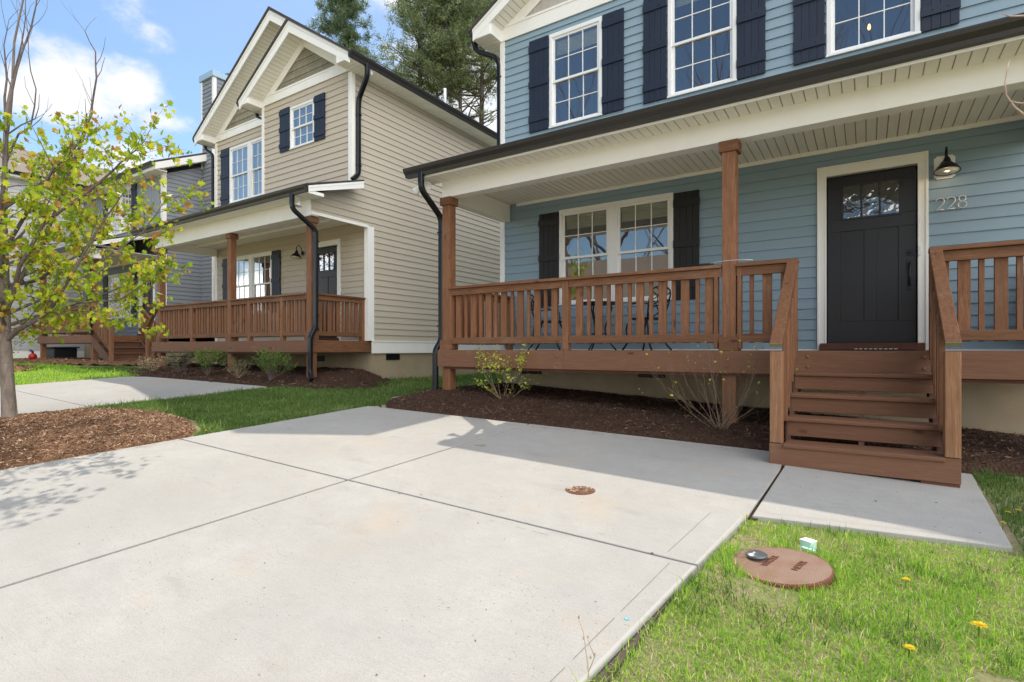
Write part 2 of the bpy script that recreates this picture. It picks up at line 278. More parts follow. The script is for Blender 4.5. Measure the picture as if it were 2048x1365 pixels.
# ------------------------------------------------------------------ mesh builder
class MB:
    def __init__(s): s.v = []; s.f = []; s.r = []; s.cuts = []
    def cut(s): s.cuts.append((len(s.v), len(s.f)))
    def build_each(s, name, mat, parent=None, **k):
        cs = s.cuts+[(len(s.v), len(s.f))]
        if not s.cuts or s.cuts[0][1] > 0: cs = [(0, 0)]+cs
        out = []
        for (v0, f0), (v1, f1) in zip(cs[:-1], cs[1:]):
            if f1 <= f0: continue
            q = MB(); q.v = s.v[v0:v1]; q.f = [tuple(i-v0 for i in f) for f in s.f[f0:f1]]; q.r = s.r[f0:f1]; out.append(q.build(name, mat, parent, **k))
        return out
    def add(s, vs, fs, r=None):
        o = len(s.v); s.v += [tuple(p) for p in vs]; r = rng.random() if r is None else r
        for f in fs: s.f.append(tuple(i+o for i in f)); s.r.append(r)
    def box(s, x0, x1, y0, y1, z0, z1, r=None):
        if x1 < x0: x0, x1 = x1, x0
        if y1 < y0: y0, y1 = y1, y0
        if z1 < z0: z0, z1 = z1, z0
        s.add([(x0,y0,z0),(x1,y0,z0),(x1,y1,z0),(x0,y1,z0),(x0,y0,z1),(x1,y0,z1),(x1,y1,z1),(x0,y1,z1)],
              [(0,3,2,1),(4,5,6,7),(0,1,5,4),(1,2,6,5),(2,3,7,6),(3,0,4,7)], r); return s
    def ab(s, ax, a0, a1, b0, b1, z0, z1, r=None):
        return s.box(a0, a1, b0, b1, z0, z1, r) if ax == 'x' else s.box(b0, b1, a0, a1, z0, z1, r)
    def prism(s, pts, vec, r=None):
        n = len(pts); v = Vector(vec); a = [Vector(p) for p in pts]; b = [p+v for p in a]
        nrm = Vector((0, 0, 0))
        for i in range(n): nrm += a[i].cross(a[(i+1) % n])
        fs = [tuple(range(n)), tuple(range(2*n-1, n-1, -1))]+[(i, i+n, (i+1) % n+n, (i+1) % n) for i in range(n)]
        if nrm.dot(v) > 0: fs = [f[::-1] for f in fs]
        s.add(a+b, fs, r); return s
    def beam(s, p0, p1, w, h, up=(0, 0, 1), r=None):
        p0 = Vector(p0); p1 = Vector(p1); d = (p1-p0).normalized(); sd = d.cross(Vector(up)).normalized(); u = sd.cross(d)
        c = [sd*(-w/2)+u*(-h/2), sd*(w/2)+u*(-h/2), sd*(w/2)+u*(h/2), sd*(-w/2)+u*(h/2)]
        s.prism([p0+q for q in c], p1-p0, r); return s
    def tube(s, pts, rad, n=6, r=None, cap=True):
        pts = [Vector(p) for p in pts]; m = len(pts)
        if not hasattr(rad, '__len__'): rad = [rad]*m
        vs = []; prev = None
        for i, p in enumerate(pts):
            d = (pts[min(i+1, m-1)]-pts[max(i-1, 0)])
            d = d.normalized() if d.length > 1e-9 else Vector((0, 0, 1))
            if prev is None: q = d.cross(Vector((.31, .95, .1)));  q = q if q.length > .05 else d.cross(Vector((1, 0, 0))); q.normalize()
            else: q = (prev-d*prev.dot(d)); q = q.normalized() if q.length > 1e-6 else d.orthogonal().normalized()
            prev = q; w = d.cross(q)
            for k in range(n):
                a = 2*math.pi*k/n; vs.append(p+(q*math.cos(a)+w*math.sin(a))*rad[i])
        fs = [(i*n+k, i*n+(k+1) % n, (i+1)*n+(k+1) % n, (i+1)*n+k) for i in range(m-1) for k in range(n)]
        if cap: fs += [tuple(range(n-1, -1, -1)), tuple(range((m-1)*n, m*n))]
        s.add(vs, fs, r); return s
    def sweep(s, pts, sec, side=(1, 0, 0), r=None):
        pts = [Vector(p) for p in pts]; m = len(pts); n = len(sec); sd = Vector(side); vs = []
        for i, p in enumerate(pts):
            a = (pts[i]-pts[i-1]).normalized() if i else (pts[1]-pts[0]).normalized(); b = (pts[i+1]-pts[i]).normalized() if i < m-1 else a
            d = (a+b).normalized(); w = (sd-d*sd.dot(d)).normalized(); u = d.cross(w); k = 1/max(.6, math.sqrt((1+a.dot(b))/2))
            for (x, y) in sec: vs.append(p+w*x+u*y*k)
        fs = [(i*n+k, i*n+(k+1) % n, (i+1)*n+(k+1) % n, (i+1)*n+k) for i in range(m-1) for k in range(n)]+[tuple(range(n-1, -1, -1)), tuple(range((m-1)*n, m*n))]
        s.add(vs, fs, r); return s
    def lathe(s, prof, c=(0, 0, 0), n=20, mat=None, r=None):
        c = Vector(c); vs = []
        for (q, z) in prof:
            for k in range(n):
                a = 2*math.pi*k/n; p = Vector((q*math.cos(a), q*math.sin(a), z)); p = (mat @ p) if mat else p; vs.append(c+p)
        m = len(prof); fs = [(i*n+k, i*n+(k+1) % n, (i+1)*n+(k+1) % n, (i+1)*n+k) for i in range(m-1) for k in range(n)]
        if prof[0][0] > 1e-4: fs.append(tuple(range(n-1, -1, -1)))
        if prof[-1][0] > 1e-4: fs.append(tuple(range((m-1)*n, m*n)))
        s.add(vs, fs, r); return s
    def build(s, name, mat, parent=None, smooth=False, bevel=0, loc=None):
        me = bpy.data.meshes.new(name); o = Vector(loc) if loc is not None else (root_loc(parent) if parent else Vector((0, 0, 0)))
        me.from_pydata([(p[0]-o.x, p[1]-o.y, p[2]-o.z) for p in s.v], [], s.f)
        at = me.attributes.new('rnd', 'FLOAT', 'FACE'); at.data.foreach_set('value', s.r)
        me.materials.append(mat if not isinstance(mat, str) else M[mat])
        if smooth: me.polygons.foreach_set('use_smooth', [True]*len(me.polygons))
        ob = bpy.data.objects.new(name, me); COL.objects.link(ob)
        if parent: ob.parent = parent
        if loc is not None: ob.location = o
        if bevel:
            b = ob.modifiers.new('bevel', 'BEVEL'); b.width = bevel; b.segments = 2; b.limit_method = 'ANGLE'; b.angle_limit = R(40)
        if smooth and not bevel:
            pass
        return ob
def root_loc(p):
    while p.parent: p = p.parent
    return Vector(p.location)
def tag(o, label=None, cat=None, group=None, kind=None):
    if label: o['label'] = label
    if cat: o['category'] = cat
    if group: o['group'] = group
    if kind: o['kind'] = kind
    return o
def thing(name, label, cat, loc, group=None, rz=0):
    o = bpy.data.objects.new(name, None); COL.objects.link(o); o.location = loc; o.rotation_euler = (0, 0, rz); o.empty_display_size = .1
    return tag(o, label, cat, group)
def fastmesh(name, verts, polys, rnd, mat, kind=None, label=None, cat=None, parent=None):
    """verts Nx3 array; polys list of (indices array MxK) arrays; rnd per face"""
    me = bpy.data.meshes.new(name); me.vertices.add(len(verts)); me.vertices.foreach_set('co', np.asarray(verts, np.float32).ravel())
    li = np.concatenate([p.ravel() for p in polys]).astype(np.int32); ks = np.concatenate([np.full(len(p), p.shape[1]) for p in polys])
    st = np.concatenate([[0], np.cumsum(ks)[:-1]]).astype(np.int32)
    me.loops.add(len(li)); me.loops.foreach_set('vertex_index', li); me.polygons.add(len(ks)); me.polygons.foreach_set('loop_start', st); me.polygons.foreach_set('loop_total', ks.astype(np.int32))
    me.update(calc_edges=True); me.validate()
    at = me.attributes.new('rnd', 'FLOAT', 'FACE'); at.data.foreach_set('value', np.asarray(rnd, np.float32)); me.materials.append(M[mat])
    ob = bpy.data.objects.new(name, me); COL.objects.link(ob)
    if parent: ob.parent = parent
    tag(ob, label, cat, None, kind); return ob

# ------------------------------------------------------------------ terrain
def g(x, y):
    x = np.clip(x, -17, 3.5); y = np.clip(y, -6, 5.3); return -1.178-.03*x+.046*y
def G(x, y): return float(g(x, y))
def noise2(x, y, f, seed=0):
    r = np.random.RandomState(seed); o = 0
    for i in range(5):
        a = r.uniform(0, 6.28); k = f*(1.6**i); ph = r.uniform(0, 6.28); b = r.uniform(0, 6.28); o = o+np.sin((x*math.cos(a)+y*math.sin(a))*k+ph+1.3*np.sin((x*math.cos(b)+y*math.sin(b))*k*.7))/(1.35**i)
    return o/3
def ground():
    xs = np.concatenate([[-900, -300, -120, -70], np.arange(-50, -22, 2), np.arange(-22, 4, .5), np.arange(4, 20, 2), [30, 60, 150, 500]])
    ys = np.concatenate([[-900, -300, -100, -50], np.arange(-40, -6, 4), np.arange(-6, 12, .5), np.arange(12, 40, 3), [60, 120, 300, 900]])
    X, Y = np.meshgrid(xs, ys); Z = g(X, Y)-.027
    v = np.stack([X.ravel(), Y.ravel(), Z.ravel()], 1); w = len(xs); i = np.arange(len(ys)-1)[:, None]*w+np.arange(w-1)[None]
    i = i.ravel(); q = np.stack([i, i+1, i+w+1, i+w], 1); o = fastmesh('ground', v, [q], np.zeros(len(q)), 'soil', 'structure')
ground()
def slab(mb, pts, th=.12, dz=0.0):
    top = [Vector((x, y, G(x, y)+dz)) for x, y in pts]; mb.prism([p-Vector((0, 0, th)) for p in top], (0, 0, th)); return mb
def panels(name, xs, ys, gap, edge=.0):
    """concrete panels between the joint lines, each with a slightly raised, tooled margin"""
    mb = MB(); e = MB(); j = MB()
    for i in range(len(xs)-1):
        for k in range(len(ys)-1):
            a0, a1, b0, b1 = xs[i]+gap/2, xs[i+1]-gap/2, ys[k]+gap/2, ys[k+1]-gap/2
            slab(mb, [(a0, b0), (a1, b0), (a1, b1), (a0, b1)])
    slab(j, [(xs[0]+.02, ys[0]+.02), (xs[-1]-.02, ys[0]+.02), (xs[-1]-.02, ys[-1]-.02), (xs[0]+.02, ys[-1]-.02)], .1, -.012)
    o = mb.build(name, 'conc', bevel=.006); tag(o, kind='structure'); oj = j.build('expansion_joint', 'joint', o)
    return o
def drive1():
    mb = MB(); j = MB(); gp = .011
    # the right edge leans a little outwards towards the house
    def ex(y): return -.79+(y-1.3)*.0835 if y < 3.6 else -.598
    A, Bj = -3.18, 2.65; gp = .017
    L = -5.66
    rows = [(-6.0, -2.2), (-2.2, .25), (.25, Bj), (Bj, 5.13)]
    for y0, y1 in rows:
        a, b = y0+gp/2, y1-gp/2
        t0, t1 = (b, b) if y1 < 5 else (5.06, 5.18)
        slab(mb, [(L, a), (A-gp*.8, a), (A-gp*.8, t1), (L, t0)])
        tr = (5.19, 5.30) if y1 > 5 else (b, b)
        p = [(A+gp/2, a), (ex(a), a)]
        if y1 > 5: p += [(-.598, 3.5), (-.575, 4.7), (-.60, 5.30)]
        else: p += [(ex(b), b)]
        p += [(A+gp/2, tr[0])]
        slab(mb, p)
    slab(j, [(L+.03, -6), (-.9, -6), (-.72, 1.4), (-.64, 5.1), (L+.03, 5.0)], .1, -.014)
    o = mb.build('driveway', 'conc', bevel=.005); tag(o, kind='structure'); j.build('expansion_joint', 'joint', o)
    # tooled smooth margins with a fine line
    e = MB()
    def strip(p, q, w, off, n=14, sg=1):
        pass
    e = MB()
    for (x0, y0, x1, y1) in [(-.775, 1.3, -.70, 2.60), (-.745, 2.72, -.70, 3.40)]:
        m = 24; d = .10
        for i in range(m):
            if rng.random() < .06: continue
            a, b = i/m, (i+1.0)/m
            X0, Y0, X1, Y1 = x0+(x1-x0)*a-d, y0+(y1-y0)*a, x0+(x1-x0)*b-d, y0+(y1-y0)*b; w = .0022
            e.add([(X0, Y0, G(X0, Y0)+.0012), (X0+w, Y0, G(X0, Y0)+.0012), (X1+w, Y1, G(X1, Y1)+.0012), (X1, Y1, G(X1, Y1)+.0012)], [(0, 1, 2, 3)])
    for (x0, x1, yy, p) in [(-2.75, -.95, 2.74, .45), (-2.4, -1.3, 2.57, .75), (-5.4, -3.4, 2.74, .8)]:
        m = 30
        for i in range(m):
            if rng.random() < p: continue
            X0 = x0+(x1-x0)*i/m; X1 = x0+(x1-x0)*(i+.9)/m; w = .0025
            e.add([(X0, yy, G(X0, yy)+.0012), (X1, yy, G(X1, yy)+.0012), (X1, yy+w, G(X1, yy+w)+.0012), (X0, yy+w, G(X0, yy)+.0012)], [(0, 1, 2, 3)])
    e.build('tooled_line', 'hair', o)
    q = MB(); m = 18
    for y0, y1 in ((.4, 2.635), (2.665, 3.48)):
        for i in range(m):
            a = y0+(y1-y0)*i/m; b = y0+(y1-y0)*(i+1)/m; wa = .095+.006*math.sin(a*9); wb = .095+.006*math.sin(b*9)
            q.add([(ex(a)-wa, a, G(ex(a), a)+.0006), (ex(a)-.006, a, G(ex(a), a)+.0006), (ex(b)-.006, b, G(ex(b), b)+.0006), (ex(b)-wb, b, G(ex(b), b)+.0006)], [(0, 1, 2, 3)], .5)
    q.build('smooth_margin', 'conce', o)
drive1()
def walk():
    mb = MB(); slab(mb, [(-.577, 3.495), (.625, 3.745), (.665, 5.36), (-.548, 5.36)], .13, .001)
    o = mb.build('walkway', 'conc', bevel=.006); tag(o, kind='structure')
    j = MB(); slab(j, [(-.61, 3.47), (-.545, 3.49), (-.53, 5.2), (-.585, 5.2)], .05, -.013); j.build('debris_joint', 'mulchd', o)
    e = MB(); m = 22
    for i in range(m):
        X0, X1 = -.53+1.08*i/m, -.53+1.08*(i+1)/m; f = lambda x: 3.50+(x+.555)*.198+.085
        e.add([(X0, f(X0), G(X0, f(X0))+.0025), (X1, f(X1), G(X1, f(X1))+.0025), (X1, f(X1)+.003, G(X1, f(X1))+.0025), (X0, f(X0)+.003, G(X0, f(X0))+.0025)], [(0, 1, 2, 3)])
    e.build('tooled_line', 'conce', o)
walk()
def drive2():
    mb = MB(); L, Rr = -12.68, -8.72; mid = -10.7
    ys = [-6, -2, .4, 2.95]
    for i in range(3):
        a, b = ys[i]+.006, ys[i+1]-.006; slab(mb, [(L, a), (Rr, a), (Rr, b), (L, b)])
    slab(mb, [(L, 2.956), (Rr, 2.956), (-8.76, 5.2), (-8.9, 5.6), (-10.6, 5.38), (-12.3, 5.15), (L, 4.95)])
    o = mb.build('driveway', 'conc', bevel=.005); tag(o, kind='structure')
    j = MB(); slab(j, [(L+.05, -6), (Rr-.05, -6), (Rr-.05, 5), (L+.05, 4.8)], .1, -.014); j.build('expansion_joint', 'joint', o)
drive2()
def road():
    mb = MB(); z = G(0, -6)-.03
    mb.box(-60, 60, -7.6, -6.0, z-.1, z+.032); o = mb.build('pavement', 'conc'); tag(o, kind='structure')
    m2 = MB(); m2.box(-60, 60, -15, -7.6, z-.15, z-.09); o = m2.build('road', paint('pale_road', (.36, .34, .32), .9, .2, 30, .6)); tag(o, kind='structure')
road()

# beds of mulch ------------------------------------------------------
def inside(px, py, poly):
    ins = np.zeros(px.shape, bool); n = len(poly); j = n-1; dmin = np.full(px.shape, 9e9)
    for i in range(n):
        xi, yi = poly[i]; xj, yj = poly[j]
        c = ((yi > py) != (yj > py)) & (px < (xj-xi)*(py-yi)/((yj-yi) if yj != yi else 1e-9)+xi); ins ^= c
        dx, dy = xj-xi, yj-yi; t = np.clip(((px-xi)*dx+(py-yi)*dy)/(dx*dx+dy*dy+1e-12), 0, 1); dmin = np.minimum(dmin, np.hypot(px-xi-t*dx, py-yi-t*dy)); j = i
    return ins, dmin
def ss(t): t = np.clip(t, 0, 1); return t*t*(3-2*t)
def bed(poly, hf, step, mat, cmat, nchip, csize, label, vis=None):
    P = np.array(poly); xs = np.arange(P[:, 0].min()-step, P[:, 0].max()+step, step); ys = np.arange(P[:, 1].min()-step, P[:, 1].max()+step, step)
    X, Y = np.meshgrid(xs, ys); X = X+nrs.uniform(-.2, .2, X.shape)*step; Y = Y+nrs.uniform(-.2, .2, Y.shape)*step
    def H(x, y):
        ins, d = inside(x, y, poly); e = ss(d/.14)
        return hf(x, y, d)*e+(g(x, y)-.045)*(1-e)+.012*noise2(x, y, 9, 3)*e+.006*noise2(x, y, 31, 5)*e, ins
    Z, ins = H(X, Y); Z = Z+nrs.uniform(-.006, .006, Z.shape)
    w = len(xs); i = (np.arange(len(ys)-1)[:, None]*w+np.arange(w-1)[None]).ravel(); q = np.stack([i, i+1, i+w+1, i+w], 1)
    keep = ins.ravel()[q].sum(1) >= 1; q = q[keep]; v = np.stack([X.ravel(), Y.ravel(), Z.ravel()], 1)
    o = fastmesh('mulch_bed', v, [q], np.zeros(len(q)), mat, 'structure')
    # chips
    cx = nrs.uniform(P[:, 0].min(), P[:, 0].max(), nchip*3); cy = nrs.uniform(P[:, 1].min(), P[:, 1].max(), nchip*3); cz, ci = H(cx, cy)
    k = ci if vis is None else ci & vis(cx, cy)
    k = np.where(k)[0][:nchip]; c = np.stack([cx[k], cy[k], cz[k]+.006], 1); n = len(k)
    a = nrs.uniform(0, 6.28, n); ti = nrs.normal(0, .35, n); L = csize*nrs.uniform(.4, 1.5, n); wd = csize*.16*nrs.uniform(.5, 1.6, n)
    d = np.stack([np.cos(a)*np.cos(ti), np.sin(a)*np.cos(ti), np.sin(ti)], 1)*L[:, None]/2; sd = np.stack([-np.sin(a), np.cos(a), nrs.normal(0, .5, n)], 1)*wd[:, None]/2
    vv = np.stack([c-d-sd, c+d-sd*.4, c+d+sd*.5, c-d+sd], 1).reshape(-1, 3); qq = np.arange(4*n).reshape(-1, 4)
    fastmesh('mulch_chips', vv, [qq], nrs.uniform(0, 1, n)**1.7, cmat, 'stuff', label, 'mulch')
def hblue(x, y, d):
    zw = -.86-.048*x+.02; e = ss((y-5.1)/.95); e = e*ss((x+5.95)/.7) if True else e
    return (g(x, y)+.02)*(1-e)+zw*e
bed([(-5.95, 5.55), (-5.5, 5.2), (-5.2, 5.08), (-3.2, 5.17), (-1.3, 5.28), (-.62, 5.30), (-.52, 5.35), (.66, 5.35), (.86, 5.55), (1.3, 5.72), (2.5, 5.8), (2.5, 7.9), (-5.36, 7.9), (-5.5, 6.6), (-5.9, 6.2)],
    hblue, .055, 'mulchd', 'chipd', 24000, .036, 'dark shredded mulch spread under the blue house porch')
def hisl(x, y, d): return g(x, y)+.01+.075*ss(d/.8)
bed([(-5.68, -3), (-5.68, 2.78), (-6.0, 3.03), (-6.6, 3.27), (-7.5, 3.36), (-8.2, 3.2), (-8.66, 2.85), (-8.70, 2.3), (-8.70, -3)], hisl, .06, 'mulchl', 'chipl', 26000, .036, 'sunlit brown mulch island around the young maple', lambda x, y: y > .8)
def htan(x, y, d):
    e = ss((y-5.7)/1.9)*ss((-7.9-x)/1.4); return (g(x, y)+.02)*(1-e)+(-.43)*e
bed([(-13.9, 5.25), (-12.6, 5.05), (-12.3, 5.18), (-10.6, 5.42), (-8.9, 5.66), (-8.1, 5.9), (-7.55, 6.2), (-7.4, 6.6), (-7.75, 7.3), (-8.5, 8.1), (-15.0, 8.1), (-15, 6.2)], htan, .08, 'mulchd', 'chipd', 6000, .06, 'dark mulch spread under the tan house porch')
def hthird(x, y, d): return g(x, y)+.03+.06*ss(d/.8)
bed([(-24.5, 5.7), (-21, 5.4), (-18.5, 5.5), (-16.6, 6.1), (-16.0, 7.4), (-16.6, 8.3), (-26, 8.3), (-26, 6.5)], hthird, .14, 'mulchl', 'chipl', 2000, .08, 'brown mulch under the grey house porch')
bed([(-19.2, 3.2), (-17.3, 3.2), (-16.5, 3.8), (-16.2, 4.3), (-16.9, 4.7), (-19.5, 4.8)], hthird, .12, 'mulchl', 'chipl', 1200, .08, 'small brown mulch mound on the far lawn')
bed([(.08, 2.20), (.35, 2.36), (.62, 2.42), (1.2, 2.36), (2.2, 2.1), (2.2, .6), (.1, .6)], lambda x, y, d: g(x, y)-.02+.02*ss(d/.5), .05, 'mulchl', 'chipl', 7000, .028, 'brown mulch patch at the near lawn corner')

# ------------------------------------------------------------------ wall helpers
def lap(mb, ax, c, out, z0, z1, span, holes=(), course=.1325, d=.017, zref=None, brk=()):
    """lap siding on the plane ax=const; ax 'y' -> wall runs along x. out = sign of outward normal. span(z)->(u0,u1)"""
    zref = z0 if zref is None else zref
    sp = span if callable(span) else (lambda z: span)
    cuts = {z0, z1, *brk}
    k = math.ceil((z0-zref)/course)
    zz = zref+k*course
    while zz < z1: cuts.add(zz); zz += course
    for h in holes: cuts.add(min(max(h[2], z0), z1)); cuts.add(min(max(h[3], z0), z1))
    cs = sorted(cuts)
    def P(u, o, z): return (u, c+out*o, z) if ax == 'y' else (c+out*o, u, z)
    for a, b in zip(cs[:-1], cs[1:]):
        if b-a < 1e-4: continue
        m = (a+b)/2; ci = math.floor((m-zref)/course+1e-6); r = (ci*0.37) % 1
        oa = d*(1-(a-zref-ci*course)/course); ob = d*(1-(b-zref-ci*course)/course); ob = max(ob, 0)
        s0, s1 = sp(a+1e-5), sp(b-1e-5)
        hs = sorted([h for h in holes if h[2] < m < h[3]])
        segs = []; cur = (s0[0], s1[0])
        for h in hs:
            if h[0] > min(cur): segs.append((cur, (h[0], h[0])))
            cur = (h[1], h[1])
        segs.append((cur, (s0[1], s1[1])))
        s2 = []
        for (l, rr) in segs:
            W_ = rr[0]-l[0]
            if W_ > 2.2 and ci % 2 == 0 and abs(l[0]-l[1]) < 1e-4:
                u = l[0]+W_*(.25+.5*((ci*.618) % 1)); s2 += [(l, (u, u), r), ((u, u), rr, (r+.45) % 1)]
            else: s2.append((l, rr, r))
        for (l, rr, r) in s2:
            if rr[0]-l[0] < 1e-3 and rr[1]-l[1] < 1e-3: continue
            pts = [P(l[0], oa, a), P(rr[0], oa, a), P(rr[1], ob, b), P(l[1], ob, b)]
            fs = [(0, 1, 2, 3)] if (ax == 'y') == (out < 0) else [(3, 2, 1, 0)]
            mb.add(pts, fs, r)
            if oa > d*.9:
                mb.add([P(l[0], 0, a), P(rr[0], 0, a), P(rr[0], oa, a), P(l[0], oa, a)], [(0, 1, 2, 3)], r)
    return mb
def strips(mb, o, u, lu, v, lv, n, pitch=.1016, gap=.011, th=.012, back=None):
    """soffit boards: from o, repeated along unit u over lu, each lv long along v, thickness along n"""
    o, u, v, n = map(Vector, (o, u, v, n)); k = int(lu/pitch)+1
    for i in range(k):
        a = i*pitch; b = min(lu, a+pitch-gap)
        if b-a < .005: continue
        mb.prism([o+u*a, o+u*b, o+u*b+v*lv, o+u*a+v*lv], n*th, (i*.37) % 1)
    if back is not None: back.prism([o+n*(th-.002), o+u*lu+n*(th-.002), o+u*lu+v*lv+n*(th-.002), o+v*lv+n*(th-.002)], n*.01)
def window(H, x0, x1, z0, z1, y, cols=1, grid=(3, 2), blind=0.0, trim=.07, curtain=False, jamb=.05, shades=None):
    """double-hung window(s) facing -Y; y = wall plane"""
    f = MB(); yo = y-.032; yi = y+.05
    f.box(x0, x1, yo, yi, z1-trim*.9, z1); f.box(x0, x1, yo, yi, z0, z0+trim*.55)
    f.box(x0-.008, x1+.008, yo-.012, yo+.004, z0-.004, z0+.02)
    f.box(x0, x0+trim*.75, yo, yi, z0+trim*.55, z1-trim*.9); f.box(x1-trim*.75, x1, yo, yi, z0+trim*.55, z1-trim*.9)
    ix0, ix1 = x0+trim*.75, x1-trim*.75; mull = .15 if cols == 2 else 0
    w = (ix1-ix0-mull*(cols-1))/cols
    if cols == 2: f.box(ix0+w, ix0+w+mull, yo, yi, z0+trim*.55, z1-trim*.9)
    win = f.build('window', 'sash', H, bevel=.004)
    zb, zt = z0+trim*.55, z1-trim*.9; zm = (zb+zt)/2
    for c in range(cols):
        a = ix0+c*(w+mull); b = a+w
        for k, (p, q, yy) in enumerate(((zm-.022, zt, y-.012), (zb, zm+.022, y+.012))):
            s = MB(); fw = .036
            s.box(a, b, yy, yy+.03, q-fw, q); s.box(a, b, yy, yy+.03, p, p+fw); s.box(a, a+fw, yy, yy+.03, p+fw, q-fw); s.box(b-fw, b, yy, yy+.03, p+fw, q-fw)
            gx, gz = grid
            for i in range(1, gx): xx = a+fw+(b-a-2*fw)*i/gx; s.box(xx-.006, xx+.006, yy+.004, yy+.0135, p+fw, q-fw)
            for i in range(1, gz): z = p+fw+(q-p-2*fw)*i/gz; s.box(a+fw, b-fw, yy+.0035, yy+.013, z-.006, z+.006)
            s.build('sash', 'sash', win)
            gl = MB(); yg = yy+.015; gl.add([(a+fw, yg, p+fw), (b-fw, yg, p+fw), (b-fw, yg, q-fw), (a+fw, yg, q-fw)], [(0, 1, 2, 3)], 0); gl.build('pane', 'glass', win)
        if blind:
            bl = MB(); zz = zt-.03
            while zz > zt-(zt-zb)*blind:
                bl.box(a+.03, b-.03, y+.075, y+.1, zz-.020, zz-.003); zz -= .024
            bl.build('blind', 'blind', win)
        if curtain:
            cu = MB(); nn = 26
            pts = []
            for i in range(nn+1):
                xx = a+.02+(b-a-.04)*i/nn; pts.append((xx, y+.1+.014*math.sin(i*1.9)))
            cu.add([(px_, py_, zb) for px_, py_ in pts]+[(px_, py_, zt) for px_, py_ in pts], [(i, i+1, i+nn+2, i+nn+1) for i in range(nn)]); cu.build('curtain', 'curtain', win)
    return win
def shutter(H, x0, x1, z0, z1, y, mat='shutter'):
    s = MB(); n = 4; w = (x1-x0-.012)/n
    for i in range(n): s.box(x0+.006+i*w, x0+.006+(i+1)*w-.004, y-.034, y-.006, z0, z1)
    s.box(x0+.01, x1-.01, y-.02, y-.008, z0+.01, z1-.01)
    sh = s.build('shutter', mat, H, bevel=.003)
    b = MB(); h = z1-z0
    for f in (.10, .48, .86):
        zc = z1-h*f; b.cut(); b.box(x0, x1, y-.052, y-.030, zc-.055, zc+.05)
        for q in (.3, .7): b.lathe([(.008, 0), (.008, .006), (0, .008)], (x0+(x1-x0)*q, y-.052, zc), 6, Matrix.Rotation(R(90), 3, 'X'))
    b.build_each('batten', mat, sh, bevel=.003)
def door(H, x0, x1, z0, z1, y, tx0, tx1, tz1, zdeck, hside=1):
    # casing
    c = MB(); w0, w1 = x0-tx0-.0, tx1-x1
    for (a, b) in ((tx0, x0-.012), (x1+.012, tx1)):
        c.box(a, b, y-.030, y+.06, zdeck+.001, z1+.02)
    c.box(tx0, tx1, y-.030, y+.06, z1+.02, tz1)
    # moulding lines: a raised outer back-band and an inner stop
    c.box(tx0-.006, tx0+.022, y-.042, y-.028, zdeck+.001, tz1+.004); c.box(tx1-.022, tx1+.006, y-.042, y-.028, zdeck+.001, tz1+.004); c.box(tx0+.022, tx1-.022, y-.042, y-.028, tz1-.02, tz1+.004)
    c.box(x0-.03, x0-.010, y-.036, y-.028, zdeck+.001, z1+.02); c.box(x1+.010, x1+.03, y-.036, y-.028, zdeck+.001, z1+.02)
    cs = c.build('door_casing', 'white', H, bevel=.003)
    d = MB(); yf = y+.028
    W_ = x1-x0; lz0, lz1 = z1-.52, z1-.125; lx0, lx1 = x0+W_*.19, x1-W_*.185
    pz0, pz1 = z0+.265, z1-.68
    # slab built as rails and stiles round the glass and two recessed panels
    d.box(x0, x1, yf, yf+.045, lz1+.0, z1); d.box(x0, x1, yf, yf+.045, z0, pz0); d.box(x0, x1, yf, yf+.045, pz1, lz0)
    d.box(x0, lx0, yf, yf+.045, lz0, lz1); d.box(lx1, x1, yf, yf+.045, lz0, lz1)
    xm0, xm1 = x0+W_*.43, x0+W_*.565; p0, p1 = x0+W_*.155, x1-W_*.19
    d.box(x0, p0, yf, yf+.045, pz0, pz1); d.box(p1, x1, yf, yf+.045, pz0, pz1); d.box(xm0, xm1, yf, yf+.045, pz0, pz1)
    d.box(p0, xm0, yf+.010, yf+.04, pz0, pz1); d.box(xm1, p1, yf+.010, yf+.04, pz0, pz1)
    dr = d.build('door', 'doorp', H, bevel=.0025)
    fr = MB(); e = .022
    fr.box(lx0-e, lx1+e, yf-.012, yf+.004, lz1, lz1+e); fr.box(lx0-e, lx1+e, yf-.012, yf+.004, lz0-e, lz0); fr.box(lx0-e, lx0, yf-.012, yf+.004, lz0, lz1); fr.box(lx1, lx1+e, yf-.012, yf+.004, lz0, lz1)
    for i in (1, 2): xx = lx0+(lx1-lx0)*i/3; fr.box(xx-.011, xx+.011, yf-.008, yf+.02, lz0, lz1)
    fr.build('glazing_frame', 'doorp', dr, bevel=.002)
    gl = MB()
    for i in range(3):
        a, b = lx0+(lx1-lx0)*i/3, lx0+(lx1-lx0)*(i+1)/3; gl.add([(a, yf+.012, lz0), (b, yf+.012, lz0), (b, yf+.012, lz1), (a, yf+.012, lz1)], [(0, 1, 2, 3)])
    gl.build('pane', 'dglass', dr)
    hx = x1-.065 if hside > 0 else x0+.065
    hd = MB(); zc = z0+.98
    hd.box(hx-.03, hx+.03, yf-.014, yf, zc+.04, zc+.12); hd.lathe([(.02, 0), (.02, .012), (.012, .016)], (hx, yf-.014, zc+.08), 12, Matrix.Rotation(R(90), 3, 'X'))
    hd.box(hx-.028, hx+.028, yf-.012, yf, zc-.14, zc+.0); hd.box(hx-.02, hx+.02, yf-.012, yf, zc-.36, zc-.27)
    hd.tube([(hx, yf-.012, zc-.07), (hx, yf-.05, zc-.08), (hx, yf-.06, zc-.13), (hx, yf-.055, zc-.21), (hx, yf-.045, zc-.27), (hx, yf-.012, zc-.31)], [.012, .013, .012, .015, .011, .01], 8)
    hd.tube([(hx, yf-.012, zc-.045), (hx, yf-.045, zc-.05)], [.016, .012], 8)
    hd.build('door_handle', 'black', dr, bevel=.002)
